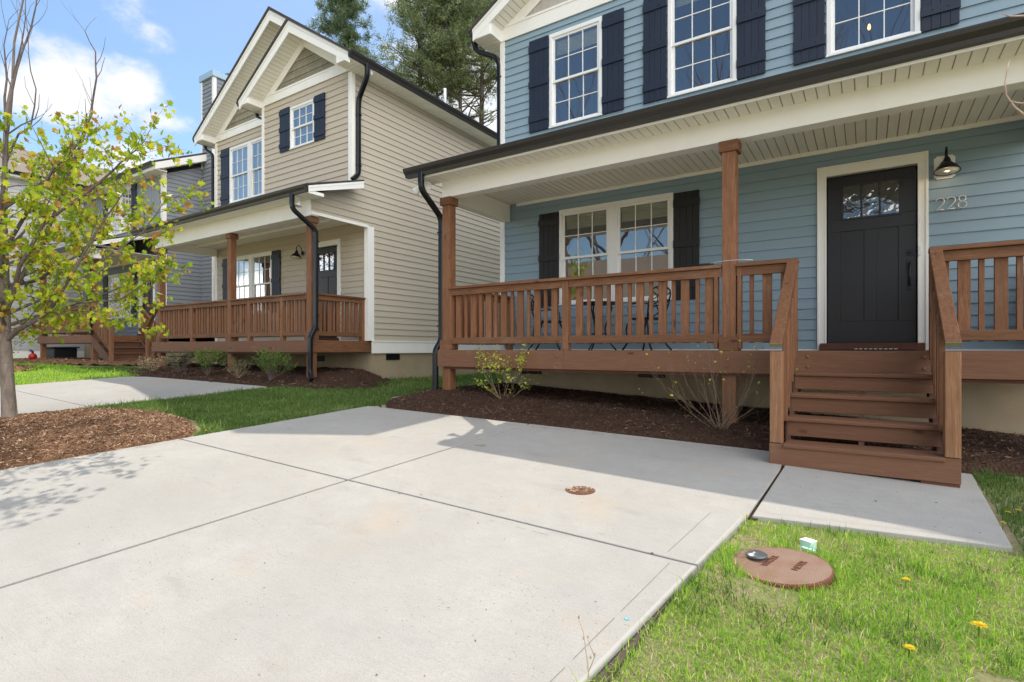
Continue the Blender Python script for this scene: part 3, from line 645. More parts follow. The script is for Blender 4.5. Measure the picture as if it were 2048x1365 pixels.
    st = MB(); st.box(tx0+.03, tx1-.03, y-.11, y+.03, zdeck+.002, z0-.004); st.build('threshold', 'dkw', H, bevel=.004)
    bt = MB(); bt.box(x0, x1, yf-.02, yf+.01, z0-.003, z0+.018); bt.build('door_sweep', 'black', dr)
    return dr
def gutter(H, ax, a0, a1, c, out, ztop, name='gutter', mat='bronze'):
    """K-style gutter running along ax from a0 to a1; c = back plane; out = direction it projects"""
    h = .118; w = .12
    prof = [(0, -h), (w*.55, -h), (w*.62, -h*.72), (w*.92, -h*.38), (w, -h*.12), (w, 0), (w-.018, 0), (w-.018, -.012), (.008, -.012), (0, 0)]
    if ax == 'x': pts = [(a0, c+out*p, ztop+q) for p, q in prof]; v = (a1-a0, 0, 0)
    else: pts = [(c+out*p, a0, ztop+q) for p, q in prof]; v = (0, a1-a0, 0)
    return MB().prism(pts, v).build(name, mat, H)
DS = [(-.040, -.022), (-.028, -.032), (-.012, -.028), (0, -.032), (.012, -.028), (.028, -.032), (.040, -.022), (.040, .022), (.028, .032), (-.028, .032), (-.040, .022)]
def rnd_path(pts, n=3, f=.35):
    """round the corners of a polyline"""
    P = [Vector(p) for p in pts]; out = [P[0]]
    for i in range(1, len(P)-1):
        a, b, c = P[i-1], P[i], P[i+1]; r = min((a-b).length, (c-b).length)*f; r = min(r, .09)
        p0 = b+(a-b).normalized()*r; p1 = b+(c-b).normalized()*r
        for k in range(n+1): t = k/n; out.append(p0*(1-t)**2+b*2*t*(1-t)+p1*t*t)
    return out+[P[-1]]
def downspout(H, pts, side=(1, 0, 0), mat='black', sc=1.0):
    sec = [(x*sc, y*sc) for x, y in DS]
    m = MB(); m.sweep(rnd_path(pts), sec, side); o = m.build('downspout', mat, H)
    b = MB(); P = [Vector(p) for p in pts]
    for p, q in zip(P[:-1], P[1:]):
        if (p-q).length > 1.2:
            for t in (.12, .88):
                c = p.lerp(q, t); b.cut(); b.box(c.x-.047*sc, c.x+.047*sc, c.y-.038*sc, c.y+.038*sc, c.z-.012, c.z+.012)
    if b.v: b.build_each('strap', mat, o)
    return o
def post(H, x, y, zb, zt, zdeck, w=.14, collars=True, zground=None, mat='wz'):
    m = MB(); m.box(x-w/2, x+w/2, y, y+w, zdeck+.001, zt-.0)
    p = m.build('post', mat, H, bevel=.006)
    if collars:
        c = MB(); e = .026
        for a, b in ((zt-.115, zt-.001), (zdeck+.001, zdeck+.145)):
            c.cut()
            c.box(x-w/2-e, x+w/2+e, y-e, y-.001, a, b); c.box(x-w/2-e, x+w/2+e, y+w+.001, y+w+e, a, b)
            c.box(x-w/2-e, x-w/2-.001, y-.001, y+w+.001, a, b); c.box(x+w/2+.001, x+w/2+e, y-.001, y+w+.001, a, b)
        c.build_each('post_collar', 'wx', p, bevel=.004)
    if zground is not None:
        m = MB(); m.box(x-w/2, x+w/2, y+.005, y+w, zground-.1, zdeck-.235); m.build('support_post', mat, H, bevel=.006)
    return p
def railing(H, ax, a0, a1, b, io, zd, zt, stanch=(), first='W', bal=.088, nb=.040, pitch=.137, mids=True, capw=.135):
    """b = front face of the boards; io = direction to the inside"""
    A = 'w'+ax
    cp = MB(); cp.ab(ax, a0, a1, b-io*.035, b+io*(capw-.035), zt-.036, zt); rl = cp.build('railing', A, H, bevel=.004)
    tb = MB(); bb = MB(); edges = [a0]+[s for st in stanch for s in (st-.045, st+.045)]+[a1]
    secs = [(edges[i], edges[i+1]) for i in range(0, len(edges), 2)]
    for p, q in secs:
        tb.cut(); bb.cut(); tb.ab(ax, p+.002, q-.002, b, b+io*.038, zt-.128, zt-.037); bb.ab(ax, p+.002, q-.002, b, b+io*.038, zd+.09, zd+.178)
    tb.build_each('top_board', A, rl, bevel=.004); bb.build_each('bottom_board', A, rl, bevel=.004)
    for s in stanch:
        m = MB(); m.ab(ax, s-.044, s+.044, b-io*.003, b+io*.088, zd+.001, zt-.037); m.build('stanchion', 'wz', rl, bevel=.005)
    for p, q in secs:
        L = q-p; n = max(1, int(round(L/pitch-.1)));  n = n if n % 2 else n+1
        if n > 2 and L/(n+1) < .11: n -= 2
        for i in range(n):
            c = p+L*(i+1)/(n+1); w = bal if (i % 2 == 0) == (first == 'W') else nb
            m = MB(); jj = rng.uniform(-.004, .004); m.ab(ax, c-w/2+jj, c+w/2+jj, b+io*.040, b+io*(.078), zd+.082, zt-.038, rng.random()); m.build('baluster', 'wz', rl, bevel=.003)
    return rl
def gable(H, xc, half, z_e, slope, yf, yw, yb, soff_z, fr_z0, fr_h, wallmat, wall_x0, wall_x1, roofmat='roof', battens=False, gut=True, left_gut=True, right_gut=True, yb_l=None):
    """front gable: ridge along Y at xc. z_e = top of roof at the eave tips (x = xc +- half)."""
    zr = z_e+half*slope; n = math.hypot(1, slope); th = .05
    ys = yb if yb_l is None else yb_l
    m = MB()
    for s, y2 in ((-1, ys), (1, yb)):
        xe = xc+s*(half+.03); ze = z_e-.03*slope
        m.prism([(xe, yf-.035, ze), (xc, yf-.035, zr), (xc, yf-.035, zr-.075), (xe, yf-.035, ze-.045)], (0, y2-yf+.035, 0))
    m.build('roof', roofmat, H)
    # barge boards
    f = MB(); bw = .205
    for s in (-1, 1):
        xe = xc+s*half; f.prism([(xe, yf, z_e-.046), (xc, yf, zr-.077), (xc, yf, zr-.077-bw*n), (xe-s*.0, yf, z_e-.046-bw)], (0, .03, 0))
        f.prism([(xe+s*.001, yf-.012, z_e-.047), (xc, yf-.012, zr-.078), (xc, yf-.012, zr-.078-.055*n), (xe+s*.001, yf-.012, z_e-.047-.055)], (0, .011, 0))
    # return boxes under the barge ends
    for s in (-1, 1):
        xe = xc+s*half; xi = wall_x0 if s < 0 else wall_x1
        zz = z_e-.046-bw; zt = zz+abs(xi-xe)*slope
        if zt > soff_z+.02: f.prism([(xe, yf+.004, soff_z), (xi, yf+.004, soff_z), (xi, yf+.004, zt), (xe, yf+.004, zz)] if zz > soff_z else [(xe, yf+.004, soff_z), (xi, yf+.004, soff_z), (xi, yf+.004, zt)], (0, .022, 0))
        f.prism([(xi, yf+.026, soff_z), (xi, yw-.002, soff_z), (xi, yw-.002, zt+.06), (xi, yf+.026, zt+.0)], (-s*.02, 0, 0))
        y2 = ys if s < 0 else yb
        f.box(xe-s*.022, xe, yf+.03, y2, soff_z-.0, z_e-.045)   # side fascia
    f.build('bargeboard', 'white', H)
    # raking soffit
    so = MB(); bk = MB()
    for s in (-1, 1):
        so.cut(); bk.cut(); xi = wall_x0 if s < 0 else wall_x1; L = abs(xc-xi)*n
        zoff = .27*n
        o = Vector((xi, yf+.03, zr-abs(xc-xi)*slope-zoff+.06)); u = Vector((-s, 0, slope)).normalized()
        strips(so, o, u, L, (0, 1, 0), yw-yf-.03, (-slope*-s/n*-1*-1 if False else s*slope/n, 0, 1/n), back=bk)
    # flat eave soffits
    for s in (-1, 1):
        xi = wall_x0 if s < 0 else wall_x1; xe = xc+s*half-s*.02; y2 = ys if s < 0 else yb
        so.cut(); bk.cut(); a = min(xi, xe); strips(so, (a, yf+.02, soff_z-.004), (0, 1, 0), y2-yf-.02, (1, 0, 0), abs(xe-xi), (0, 0, 1), back=bk)
    so.build_each('soffit', 'soffit', H); bk.build_each('soffit_backing', 'groove', H)
    # frieze on the wall
    z1 = fr_z0+fr_h; fz = MB(); fz.box(wall_x0-.006, wall_x1+.006, yw-.034, yw-.012, fr_z0, z1); fz.box(wall_x0-.006, wall_x1+.006, yw-.044, yw-.034, z1-.03, z1+.012)
    def top(x): return zr-abs(x-xc)*slope-.20*n
    fw = .19*n
    for s in (-1, 1):
        xw = wall_x0 if s < 0 else wall_x1; zt = top(xw); zl = z1
        # raking frieze
        xb = xc+s*(zr-.20*n-z1)/slope; xb2 = xc+s*(zr-.20*n-fw-z1)/slope
        fz.prism([(xb if abs(xb-xc) < abs(xw-xc) else xw, yw-.032, z1), (xc, yw-.032, zr-.2*n), (xc, yw-.032, zr-.2*n-fw), (xb2, yw-.032, z1)] if abs(xb-xc) < abs(xw-xc) else
                 [(xw, yw-.032, z1), (xw, yw-.032, zt), (xc, yw-.032, zr-.2*n), (xc, yw-.032, zr-.2*n-fw), (xb2, yw-.032, z1)], (0, .02, 0))
    fz.build('frieze_board', 'white', H, bevel=.003)
    # gable wall
    gm = MB(); zap = zr-.2*n-fw*.5
    sp = lambda z: (xc-max(.0, (zap-z)/slope), xc+max(0, (zap-z)/slope))
    if battens:
        zt_ = lambda x: zap-abs(x-xc)*slope
        gm.add([(xc-(zap-z1)/slope, yw-.004, z1), (xc+(zap-z1)/slope, yw-.004, z1), (xc, yw-.004, zap)], [(0, 1, 2)], .3)
        x = xc-(zap-z1)/slope+.1
        while x < xc+(zap-z1)/slope: gm.box(x-.012, x+.012, yw-.014, yw-.003, z1, zt_(x)+.02, rng.random()); x += .152
    else: lap(gm, 'y', yw, -1, z1-.02, zap-.001, sp, course=.17, d=.016)
    gm.build('gable_wall', wallmat, H)
    # closing wall behind
    cl = MB(); cl.add([(wall_x0, yw+.03, fr_z0-.1), (wall_x1, yw+.03, fr_z0-.1), (wall_x1, yw+.03, top(wall_x1)), (xc, yw+.03, zr-.12), (wall_x0, yw+.03, top(wall_x0))], [(0, 1, 2, 3, 4)]); cl.build('attic_sheathing', 'intw', H)
    if right_gut: gutter(H, 'y', yf+.0, yb, xc+half+.002, 1, z_e-.03)
    if left_gut: gutter(H, 'y', yf+.0, ys, xc-half-.002, -1, z_e-.03)
    return zr
def vent(H, x0, x1, z0, z1, y=None, x=None):
    m = MB()
    if y is not None:
        m.box(x0, x1, y-.012, y, z0, z1); m.box(x0+.012, x1-.012, y-.018, y-.012, z0+.01, z1-.01)
        for i in range(12): a = x0+.02+(x1-x0-.04)*i/12; m.box(a, a+.012, y-.03, y-.018, z0+.012, z1-.012)
    else:
        m.box(x, x+.012, x0, x1, z0, z1)
        for i in range(12): a = x0+.02+(x1-x0-.04)*i/12; m.box(x+.012, x+.026, a, a+.012, z0+.012, z1-.012)
    m.build('crawl_vent', 'black', H)
def bolts(mb, pts, ax='y', c=0, out=-1, r=.016):
    for (u, z) in pts:
        mb.cut(); mt = Matrix.Rotation(R(90), 3, 'X') if ax == 'y' else Matrix.Rotation(R(90), 3, 'Y')
        p = (u, c, z) if ax == 'y' else (c, u, z); mb.lathe([(r, 0), (r*.9, .007), (r*.4, .01), (0, .01)], p, 10, mt)
def porch_roof(H, x0, x1, ye, yw, zgut, slope, soffz, beam, ceilz, ybeam, xl, xr, side_l=True, side_r=True, gx=None):
    """shed roof over the porch; x0..x1 roof edges, xl..xr beam ends, beam=(z0,z1)"""
    m = MB(); zt = zgut+.012
    m.prism([(x0, ye-.03, zt), (x0, yw, zt+(yw-ye)*slope), (x0, yw, zt+(yw-ye)*slope+.035), (x0, ye-.03, zt+.03)], (x1-x0, 0, 0)); m.build('porch_roof', 'roof', H)
    f = MB(); f.box(x0, x1, ye, ye+.022, soffz-.02, zgut+.005)
    for s, x in ((0, x0), (1, x1)):
        a = x if s == 0 else x-.022
        f.prism([(a, ye+.022, zgut-.10), (a, ye+.022, zgut+.010), (a, yw-.004, zgut+.01+(yw-ye)*slope), (a, yw-.004, zgut-.13+(yw-ye)*slope)], (.022, 0, 0))
        e = -.006 if s == 0 else .022
        f.prism([(a+e, ye+.022, zgut-.035), (a+e, ye+.022, zgut+.010), (a+e, yw-.004, zgut+.01+(yw-ye)*slope), (a+e, yw-.004, zgut-.035+(yw-ye)*slope)], (.006, 0, 0))
    f.build('porch_fascia', 'white', H, bevel=.003)
    gutter(H, 'x', x0-.01, x1+.01, ye-.001, -1, zgut)
    so = MB(); bk = MB(); strips(so, (x0+.022, ye+.022, soffz), (1, 0, 0), x1-x0-.044, (0, 1, 0), ybeam-ye-.022, (0, 0, 1), back=bk)
    so.cut(); bk.cut(); strips(so, (xl, ybeam+.17, ceilz), (1, 0, 0), xr-xl, (0, 1, 0), yw-ybeam-.17, (0, 0, 1), back=bk)
    so.build_each('porch_soffit', 'soffit', H); bk.build_each('soffit_backing', 'groove', H)
    b = MB(); z0, z1 = beam; b.box(xl, xr, ybeam, ybeam+.17, z0, max(z1, ceilz)); bo = b.build('porch_beam', 'white', H, bevel=.004)
    tr = MB(); tr.box(xl+.14, xr-.14, yw-.045, yw-.013, ceilz-.05, ceilz-.001); tr.build('ceiling_trim', 'white', H, bevel=.003)
def deck(H, x0, x1, y0, y1, zd, ends=(), lj=()):
    d = MB(); y = y0+.035; 
    while y < y1-.02:
        d.box(x0+.035, x1-.035, y, min(y+.136, y1), zd-.036, zd-.0015); y += .141
    dk = d.build('deck_boards', 'wx', H, bevel=.003)
    s = MB(); xs = [x0]+list(lj)+[x1]
    for a, b in zip(xs[:-1], xs[1:]): s.cut(); s.box(a+.001, b-.001, y0, y0+.036, zd-.237, zd)
    s.build_each('skirt_board', 'px', H, bevel=.003)
    e = MB()
    for k, x in ((0, x0), (1, x1)):
        e.cut(); a = x if k == 0 else x-.036; e.box(a, a+.036, y0+.037, y1, zd-.237, zd-.001)
    e.build_each('side_skirt_board', 'wy', H, bevel=.003)
    u = MB(); u.box(x0+.1, x1-.1, y0+.04, y0+.08, zd-.27, zd-.04); 
    x = x0+.4
    while x < x1: u.box(x, x+.038, y0+.08, y1, zd-.24, zd-.04); x += .41
    u.build('joist', 'dkw', H)
def floors(H, x0, x1, y0, y1, zs, zt, wallback=2.6):
    m = MB()
    for z in zs: m.box(x0+.02, x1-.02, y0+.14, y1, z-.2, z-.02)
    m.box(x0+.02, x1-.02, y0+wallback, y0+wallback+.1, zs[0]-.02, zt); m.build('interior_wall', 'intw', H)
def lamp(x, y, z, label, lit=False, plate=True):
    t = thing('wall_lamp', label, 'lamp', (x, y, z), 'barn wall lamps beside the front doors')
    if plate:
        m = MB(); m.box(x-.10, x+.09, y-.022, y-.013, z-.105, z+.125); m.box(x-.08, x+.07, y-.028, y-.022, z-.12, z+.14); m.build('mounting_plate', 'white', t, bevel=.003)
    m = MB(); m.lathe([(.05, 0), (.05, .015), (.02, .025)], (x, y-.028, z+.03), 16, Matrix.Rotation(R(90), 3, 'X'))
    m.tube(rnd_path([(x, y-.04, z+.03), (x, y-.07, z+.15), (x, y-.13, z+.21), (x, y-.19, z+.17), (x, y-.20, z+.06)], 4, .45), .0085, 8); m.build('lamp_arm', 'black', t, smooth=True)
    c = (x, y-.20, z-.03); tilt = Matrix.Rotation(R(-8), 3, 'X')
    m = MB(); m.lathe([(.014, .11), (.022, .105), (.034, .07), (.04, .045), (.06, .025), (.095, -.01), (.118, -.05), (.122, -.062), (.117, -.062), (.09, -.012), (.055, .018), (.03, .03), (0, .03)], c, 28, tilt); m.build('lamp_shade', 'black', t, smooth=True)
    m = MB(); m.lathe([(.112, -.058), (.088, -.014), (.053, .014), (.0, .028)], c, 28, tilt); m.build('shade_lining', 'shadein', t, smooth=True)
    m = MB(); m.lathe([(0, .02), (.016, .01), (.03, -.02), (.032, -.035), (.022, -.055), (0, -.062)], c, 16, tilt); m.build('bulb', 'bulb' if lit else 'whiteplast', t, smooth=True)
    if lit:
        l = bpy.data.lights.new('lamp_light', 'POINT'); l.energy = 1.0; l.color = (1, .68, .38); l.shadow_soft_size = .03; lo = bpy.data.objects.new('lamp_light', l); COL.objects.link(lo); lo.parent = t; lo.location = (0, -.205, -.085)
    return t
def digits(s, x, y, z, h, label, spacing=.098, mat='zinc'):
    t = thing('house_number', label, 'house number', (x, y, z)); w = h*.56
    for i, ch in enumerate(s):
        x0 = x+i*spacing; P = []
        if ch == '2':
            for k in range(13): a = R(170-k*17.5); P.append((x0+w/2+w/2*math.cos(a), z+h-w/2+w/2*math.sin(a)))
            P += [(x0+w*.62, z+h*.33), (x0+.004, z+.003), (x0+w, z+.003)]; paths = [P]
        else:
            r1, r2 = h*.225, h*.27; paths = [[(x0+w/2+r1*math.cos(a), z+h-r1+r1*math.sin(a)) for a in [R(k*18) for k in range(21)]], [(x0+w/2+r2*math.cos(a), z+r2+r2*.98*math.sin(a)) for a in [R(k*18) for k in range(21)]]]
        m = MB()
        for p in paths: m.tube([(a, y, b) for a, b in p], .0068, 6)
        m.build('digit', mat, t, smooth=True)
    return t
exec_blocks = []

# ================================================================== BLUE HOUSE
def blue_house():
    X0, X1, Y, YB = -5.38, 1.62, 7.85, 18.0
    H = thing('house', 'blue lap-sided two-storey house nearest on the right with a brown timber porch', 'house', (-1.9, Y, -.8))
    wins = [(-4.405, -3.465, 3.65, 5.20), (-2.43, -1.49, 3.65, 5.20), (-.43, .51, 3.65, 5.20)]
    low = (-4.22, -2.35, .712, 2.268); dr = (-.525, .58, -.03, 2.27)
    m = MB(); lap(m, 'y', Y, -1, -.02, 5.5, (X0, X1), [low, dr]+wins, zref=-.02); m.build('siding_wall', 'blue', H)
    m = MB(); lap(m, 'x', X0, -1, -.02, 5.6, (Y, YB), zref=-.02); lap(m, 'x', X1, 1, -.02, 5.6, (Y, YB), zref=-.02); lap(m, 'y', YB, 1, -.02, 5.6, (X0, X1), zref=-.02); m.build('siding_wall', 'blue', H)
    c = MB()
    for x in (X0, X1): s = 1 if x == X0 else -1; c.cut(); c.box(x-s*.022, x+s*.075, Y-.022, Y+.001, -.02, 5.38); c.box(x-s*.022, x-s*.001, Y+.001, Y+.09, -.02, 5.38)
    c.cut(); c.box(X0+.075, dr[0], Y-.028, Y-.001, -.045, -.008); c.cut(); c.box(dr[1], X1-.075, Y-.028, Y-.001, -.045, -.008)
    c.build_each('corner_trim', 'white', H, bevel=.003)
    m = MB(); m.box(X0+.02, X1-.02, Y+.02, YB-.02, -1.5, -.03); m.build('foundation', 'found', H)
    vent(H, -4.97, -4.58, -.43, -.31, y=Y+.02); vent(H, -2.89, -2.48, -.43, -.31, y=Y+.02)
    floors(H, X0, X1, Y, YB, (0, 2.98), 5.6); m = MB(); m.box(X0+.02, X1-.02, Y+.1, YB, 5.50, 5.58); m.build('attic_floor', 'intw', H)
    window(H, *low, Y, cols=2, blind=.16); window(H, *wins[0], Y, blind=.17); window(H, *wins[1], Y, blind=.10); window(H, *wins[2], Y)
    for a, b, z0, z1, mt in [(-4.6, -4.225, .707, 2.245, 'shutterw'), (-2.345, -1.975, .707, 2.245, 'shutterw'), (-4.795, -4.415, 3.655, 5.2, 'shutter'), (-3.458, -3.095, 3.655, 5.2, 'shutter'),
                         (-2.80, -2.438, 3.655, 5.2, 'shutter'), (-1.483, -1.12, 3.655, 5.2, 'shutter'), (-.802, -.438, 3.655, 5.2, 'shutter'), (.517, .872, 3.655, 5.2, 'shutter')]: shutter(H, a, b, z0, z1, Y-.008, mt)
    door(H, -.42, .477, .072, 2.135, Y, -.525, .58, 2.272, -.02)
    gable(H, -1.88, 3.86, 5.60, .585, 7.48, Y, YB+.3, 5.375, 5.38, .25, 'taupe', X0, X1, battens=True)
    downspout(H, [(-5.82, 7.62, 5.47), (-5.80, 7.66, 5.28), (-5.46, 7.80, 5.13), (-5.43, 7.86, 5.0), (-5.43, 7.86, 3.2)], (0, 1, 0), sc=1.2)
    # porch roof
    porch_roof(H, -5.50, 1.98, 5.675, Y, 2.55, .36, 2.425, (2.2, 2.44), 2.50, 6.03, -5.19, 1.56)
    s = MB()
    for x in (-5.33, 1.40): s.cut(); s.box(x, x+.16, 6.20 if x > 0 else 6.30, Y-.046, 2.2, 2.49)
    s.build_each('side_beam', 'white', H, bevel=.004)
    s = MB(); lap(s, 'x', -5.20, -1, 2.44, 3.25, lambda z: (6.05 if z < 2.66 else 6.05+(z-2.66)/.36, Y), zref=-.02); s.build('porch_gable_wall', 'blue', H)
    # deck
    deck(H, -5.24, 1.66, 5.985, Y, -.02, lj=(-3.17,))
    bm = MB(); bolts(bm, [(-3.26, -.10), (-3.26, -.19), (-.49, -.075), (-.49, -.175), (.42, -.075), (.42, -.175), (-1.23, -.09), (-1.23, -.18)], 'y', 5.985); bm.build_each('carriage_bolt', 'wz', H)
    post(H, -5.115, 6.03, 0, 2.199, -.02, zground=-.66); post(H, -1.225, 6.03, 0, 2.199, -.02, zground=-.80); post(H, 1.49, 6.03, 0, 2.199, -.02, zground=-.9)
    zt = .892
    r = railing(H, 'x', -5.04, -1.30, 6.02, 1, -.02, zt, (-3.165,)); 
    e = MB(); e.box(-5.043, -5.005, 6.022, 6.10, .0, zt-.037); e.cut(); e.box(-1.375, -1.335, 6.018, 6.10, -.0, zt-.037); e.cut(); e.box(-1.138, -1.10, 6.018, 6.10, .0, zt-.037); e.build_each('end_stanchion', 'wz', r, bevel=.003)
    railing(H, 'x', -1.15, -.572, 6.02, 1, -.02, zt, (), first='N')
    railing(H, 'x', .455, 1.42, 6.02, 1, -.02, zt, (), first='N')
    railing(H, 'y', 6.17, Y-.05, -5.17, 1, -.02, zt, (7.72,))
    railing(H, 'y', 6.17, Y-.05, 1.61, -1, -.02, zt, (7.72,))
    # stairs
    st = bpy.data.objects.new('staircase', None); COL.objects.link(st); st.parent = H
    st_m = MB()
    ys = [4.835, 5.12, 5.405, 5.69]; zs = [-.765, -.583, -.402, -.221]
    tw = [(-.572, .458), (-.585, .462), (-.585, .462), (-.572, .470)]
    # stringers
    for x in (-.585, -.06, .435):
        pts = [(x, 4.875, -.95), (x, 4.875, -.80), (x, 5.15, -.80), (x, 5.15, -.62), (x, 5.43, -.62), (x, 5.43, -.44), (x, 5.72, -.44), (x, 5.72, -.26), (x, 5.984, -.26), (x, 5.984, -.50), (x, 5.20, -.95)]
        st_m.prism(pts, (.038, 0, 0))
    COL.objects.unlink(st); bpy.data.objects.remove(st)
    st = st_m.build('staircase', 'dky', H)
    for i in range(4):
        m = MB(); x0, x1 = tw[i]; m.box(x0, x1, ys[i], ys[i]+.142, zs[i]-.034, zs[i]); m.box(x0+.002, x1-.002, ys[i]+.146, ys[i]+.285, zs[i]-.035, zs[i]-.001); m.build('tread', 'px', st, bevel=.008)
    for i in range(4):
        m = MB()
        if i == 0: m.box(-.672, .545, 4.85, 4.886, -.945, -.765-.034+.03)
        else: m.box(-.572, .455, ys[i]+.022, ys[i]+.050, zs[i]-.155, zs[i]-.036)
        m.build('riser', 'px', st, bevel=.003)
    m = MB(); m.box(-.06, .0, 4.87, 4.93, -1.02, -.945); m.cut(); m.box(.32, .54, 4.86, 4.95, -1.02, -.948); m.build_each('shim_block', 'dkw', st)
    for xa, xb, io in ((-.668, -.579, 1), (.455, .545, -1)):
        m = MB(); m.box(xa, xb, 4.888, 4.977, -.95, -.02); m.box(xa, xb, 4.848, 4.888, -.764, -.02); nw = m.build('newel_post', 'rawz', H, bevel=.005)
        m = MB(); uz0, uz1 = .03, .872; m.beam(((xa+xb)/2, 4.842, uz0), ((xa+xb)/2, 6.03, uz1), .092, .036); hr = m.build('handrail', 'wy', H, bevel=.005)
        m = MB(); m.beam(((xa+xb)/2, 4.838, uz0-.002), ((xa+xb)/2, 4.8425, uz0+.001), .088, .033); m.build('rail_end', 'endg', hr)
        m = MB(); xc = (xa+xb)/2; m.beam((xc, 4.95, uz0+.02), (xc, 6.0, uz1-.085), .038, .088); m.cut(); m.beam((xc, 4.95, -.70), (xc, 5.98, .06), .038, .088); m.build_each('lower_rail', 'wy', hr, bevel=.003)
        m = MB(); m.box(xa, xb, 5.99-.02, 6.075, -.02, .86); m.build('newel_post', 'wz', H, bevel=.004)
        for k, yy in enumerate((5.11, 5.25, 5.39, 5.53, 5.67, 5.81)):
            zb = -.70+(yy-4.95)*.738; w = .088 if k % 2 else .04; m = MB(); m.box(xc+(.02 if xa < 0 else -.058), xc+(.058 if xa < 0 else -.02), yy-w/2, yy+w/2, zb-.03, uz0+.05+(yy-4.95)*.71-.03); m.build('baluster', 'wz', hr, bevel=.003)
    downspout(H, [(-5.22, 5.62, 2.47), (-5.22, 5.62, 2.24), (-5.255, 6.09, 1.93), (-5.255, 6.09, .12), (-5.29, 6.0, -.02), (-5.29, 6.0, -.62), (-5.42, 5.93, -.72)], (1, 0, 0))
    m = MB(); m.box(-5.06, -4.95, Y-.03, Y-.012, .34, .58); m.box(-5.04, -4.97, Y-.07, Y-.03, .40, .52); m.build('outlet_cover', 'greyplast', H, bevel=.004)
    m = MB(); m.box(.488, .522, Y-.062, Y-.043, 1.08, 1.19); m.build('doorbell', 'whiteplast', H, bevel=.004)
blue_house()
lamp(.735, 7.84, 2.05, 'lit black barn lamp beside the front door of the blue house', True)
digits('228', .65, 7.803, 1.575, .135, 'thin metal house number 228 on blue siding right of the door')
def pendant():
    t = thing('pendant_lamp', 'lit bare-bulb pendant seen through the right upper window of the blue house', 'lamp', (.02, 9.3, 4.4))
    m = MB(); m.tube([(.02, 9.3, 5.49), (.02, 9.3, 4.78)], .006, 6); m.lathe([(.05, 5.47), (.05, 5.49)], (.02, 9.3, 0), 14); m.lathe([(.018, 4.70), (.02, 4.78), (0, 4.79)], (.02, 9.3, 0), 10); m.build('cord', 'iron', t)
    m = MB(); m.lathe([(0, 4.575), (.012, 4.58), (.02, 4.60), (.02, 4.625), (.01, 4.66)], (.02, 9.3, 0), 14); m.build('bulb', 'bulbf', t, smooth=True)
pendant()
def flood(x, y, z, label, one=False, mt='whiteplast'):
    t = thing('flood_light', label, 'light', (x, y, z), 'white flood lights under the porch soffits')
    m = MB(); m.lathe([(.05, -.03), (.055, -.01), (.055, 0)], (x, y, z), 16); m.build('base', mt, t, smooth=True)
    dirs = [Vector((.1, -.25, -1))] if one else [Vector((-.75, -.2, -.65)), Vector((.8, -.35, -.35))]
    for d in dirs:
        d.normalize(); q = d.to_track_quat('Z', 'Y').to_matrix(); p = Vector((x, y, z-.03))
        m = MB(); m.lathe([(.012, 0), (.014, .06), (.025, .065), (.032, .10), (.058, .155), (.062, .165), (.056, .165), (.03, .13), (0, .128)], p, 18, q); h = m.build('lamp_head', mt, t, smooth=True)
flood(-5.40, 5.86, 2.425, 'twin white flood light under the left soffit corner of the blue house porch')

# bistro set ----------------------------------------------------------
def bistro():
    zd = -.02
    x, y = -3.26, 7.25
    t = thing('bistro_table', 'small round black cast-iron table between two chairs on the blue porch', 'table', (x, y, zd))
    m = MB(); m.lathe([(.0, .665), (.29, .665), (.305, .672), (.305, .684), (.29, .69), (0, .69)], (x, y, zd), 32); m.build('tabletop', 'iron', t)
    for k in range(3):
        a = R(20+120*k); c, s = math.cos(a), math.sin(a); pr = [(.17, .665), (.19, .60), (.13, .45), (.085, .32), (.10, .22), (.16, .10), (.25, .0)]
        m = MB(); m.tube(rnd_path([(x+q*c, y+q*s, zd+z) for q, z in pr], 3, .45), .011, 8); m.build('leg', 'iron', t, smooth=True)
    m = MB(); m.tube([(x+.10*math.cos(R(k*18)), y+.1*math.sin(R(k*18)), zd+.24) for k in range(21)], .007, 6); m.build('ring_brace', 'iron', t, smooth=True)
bistro()
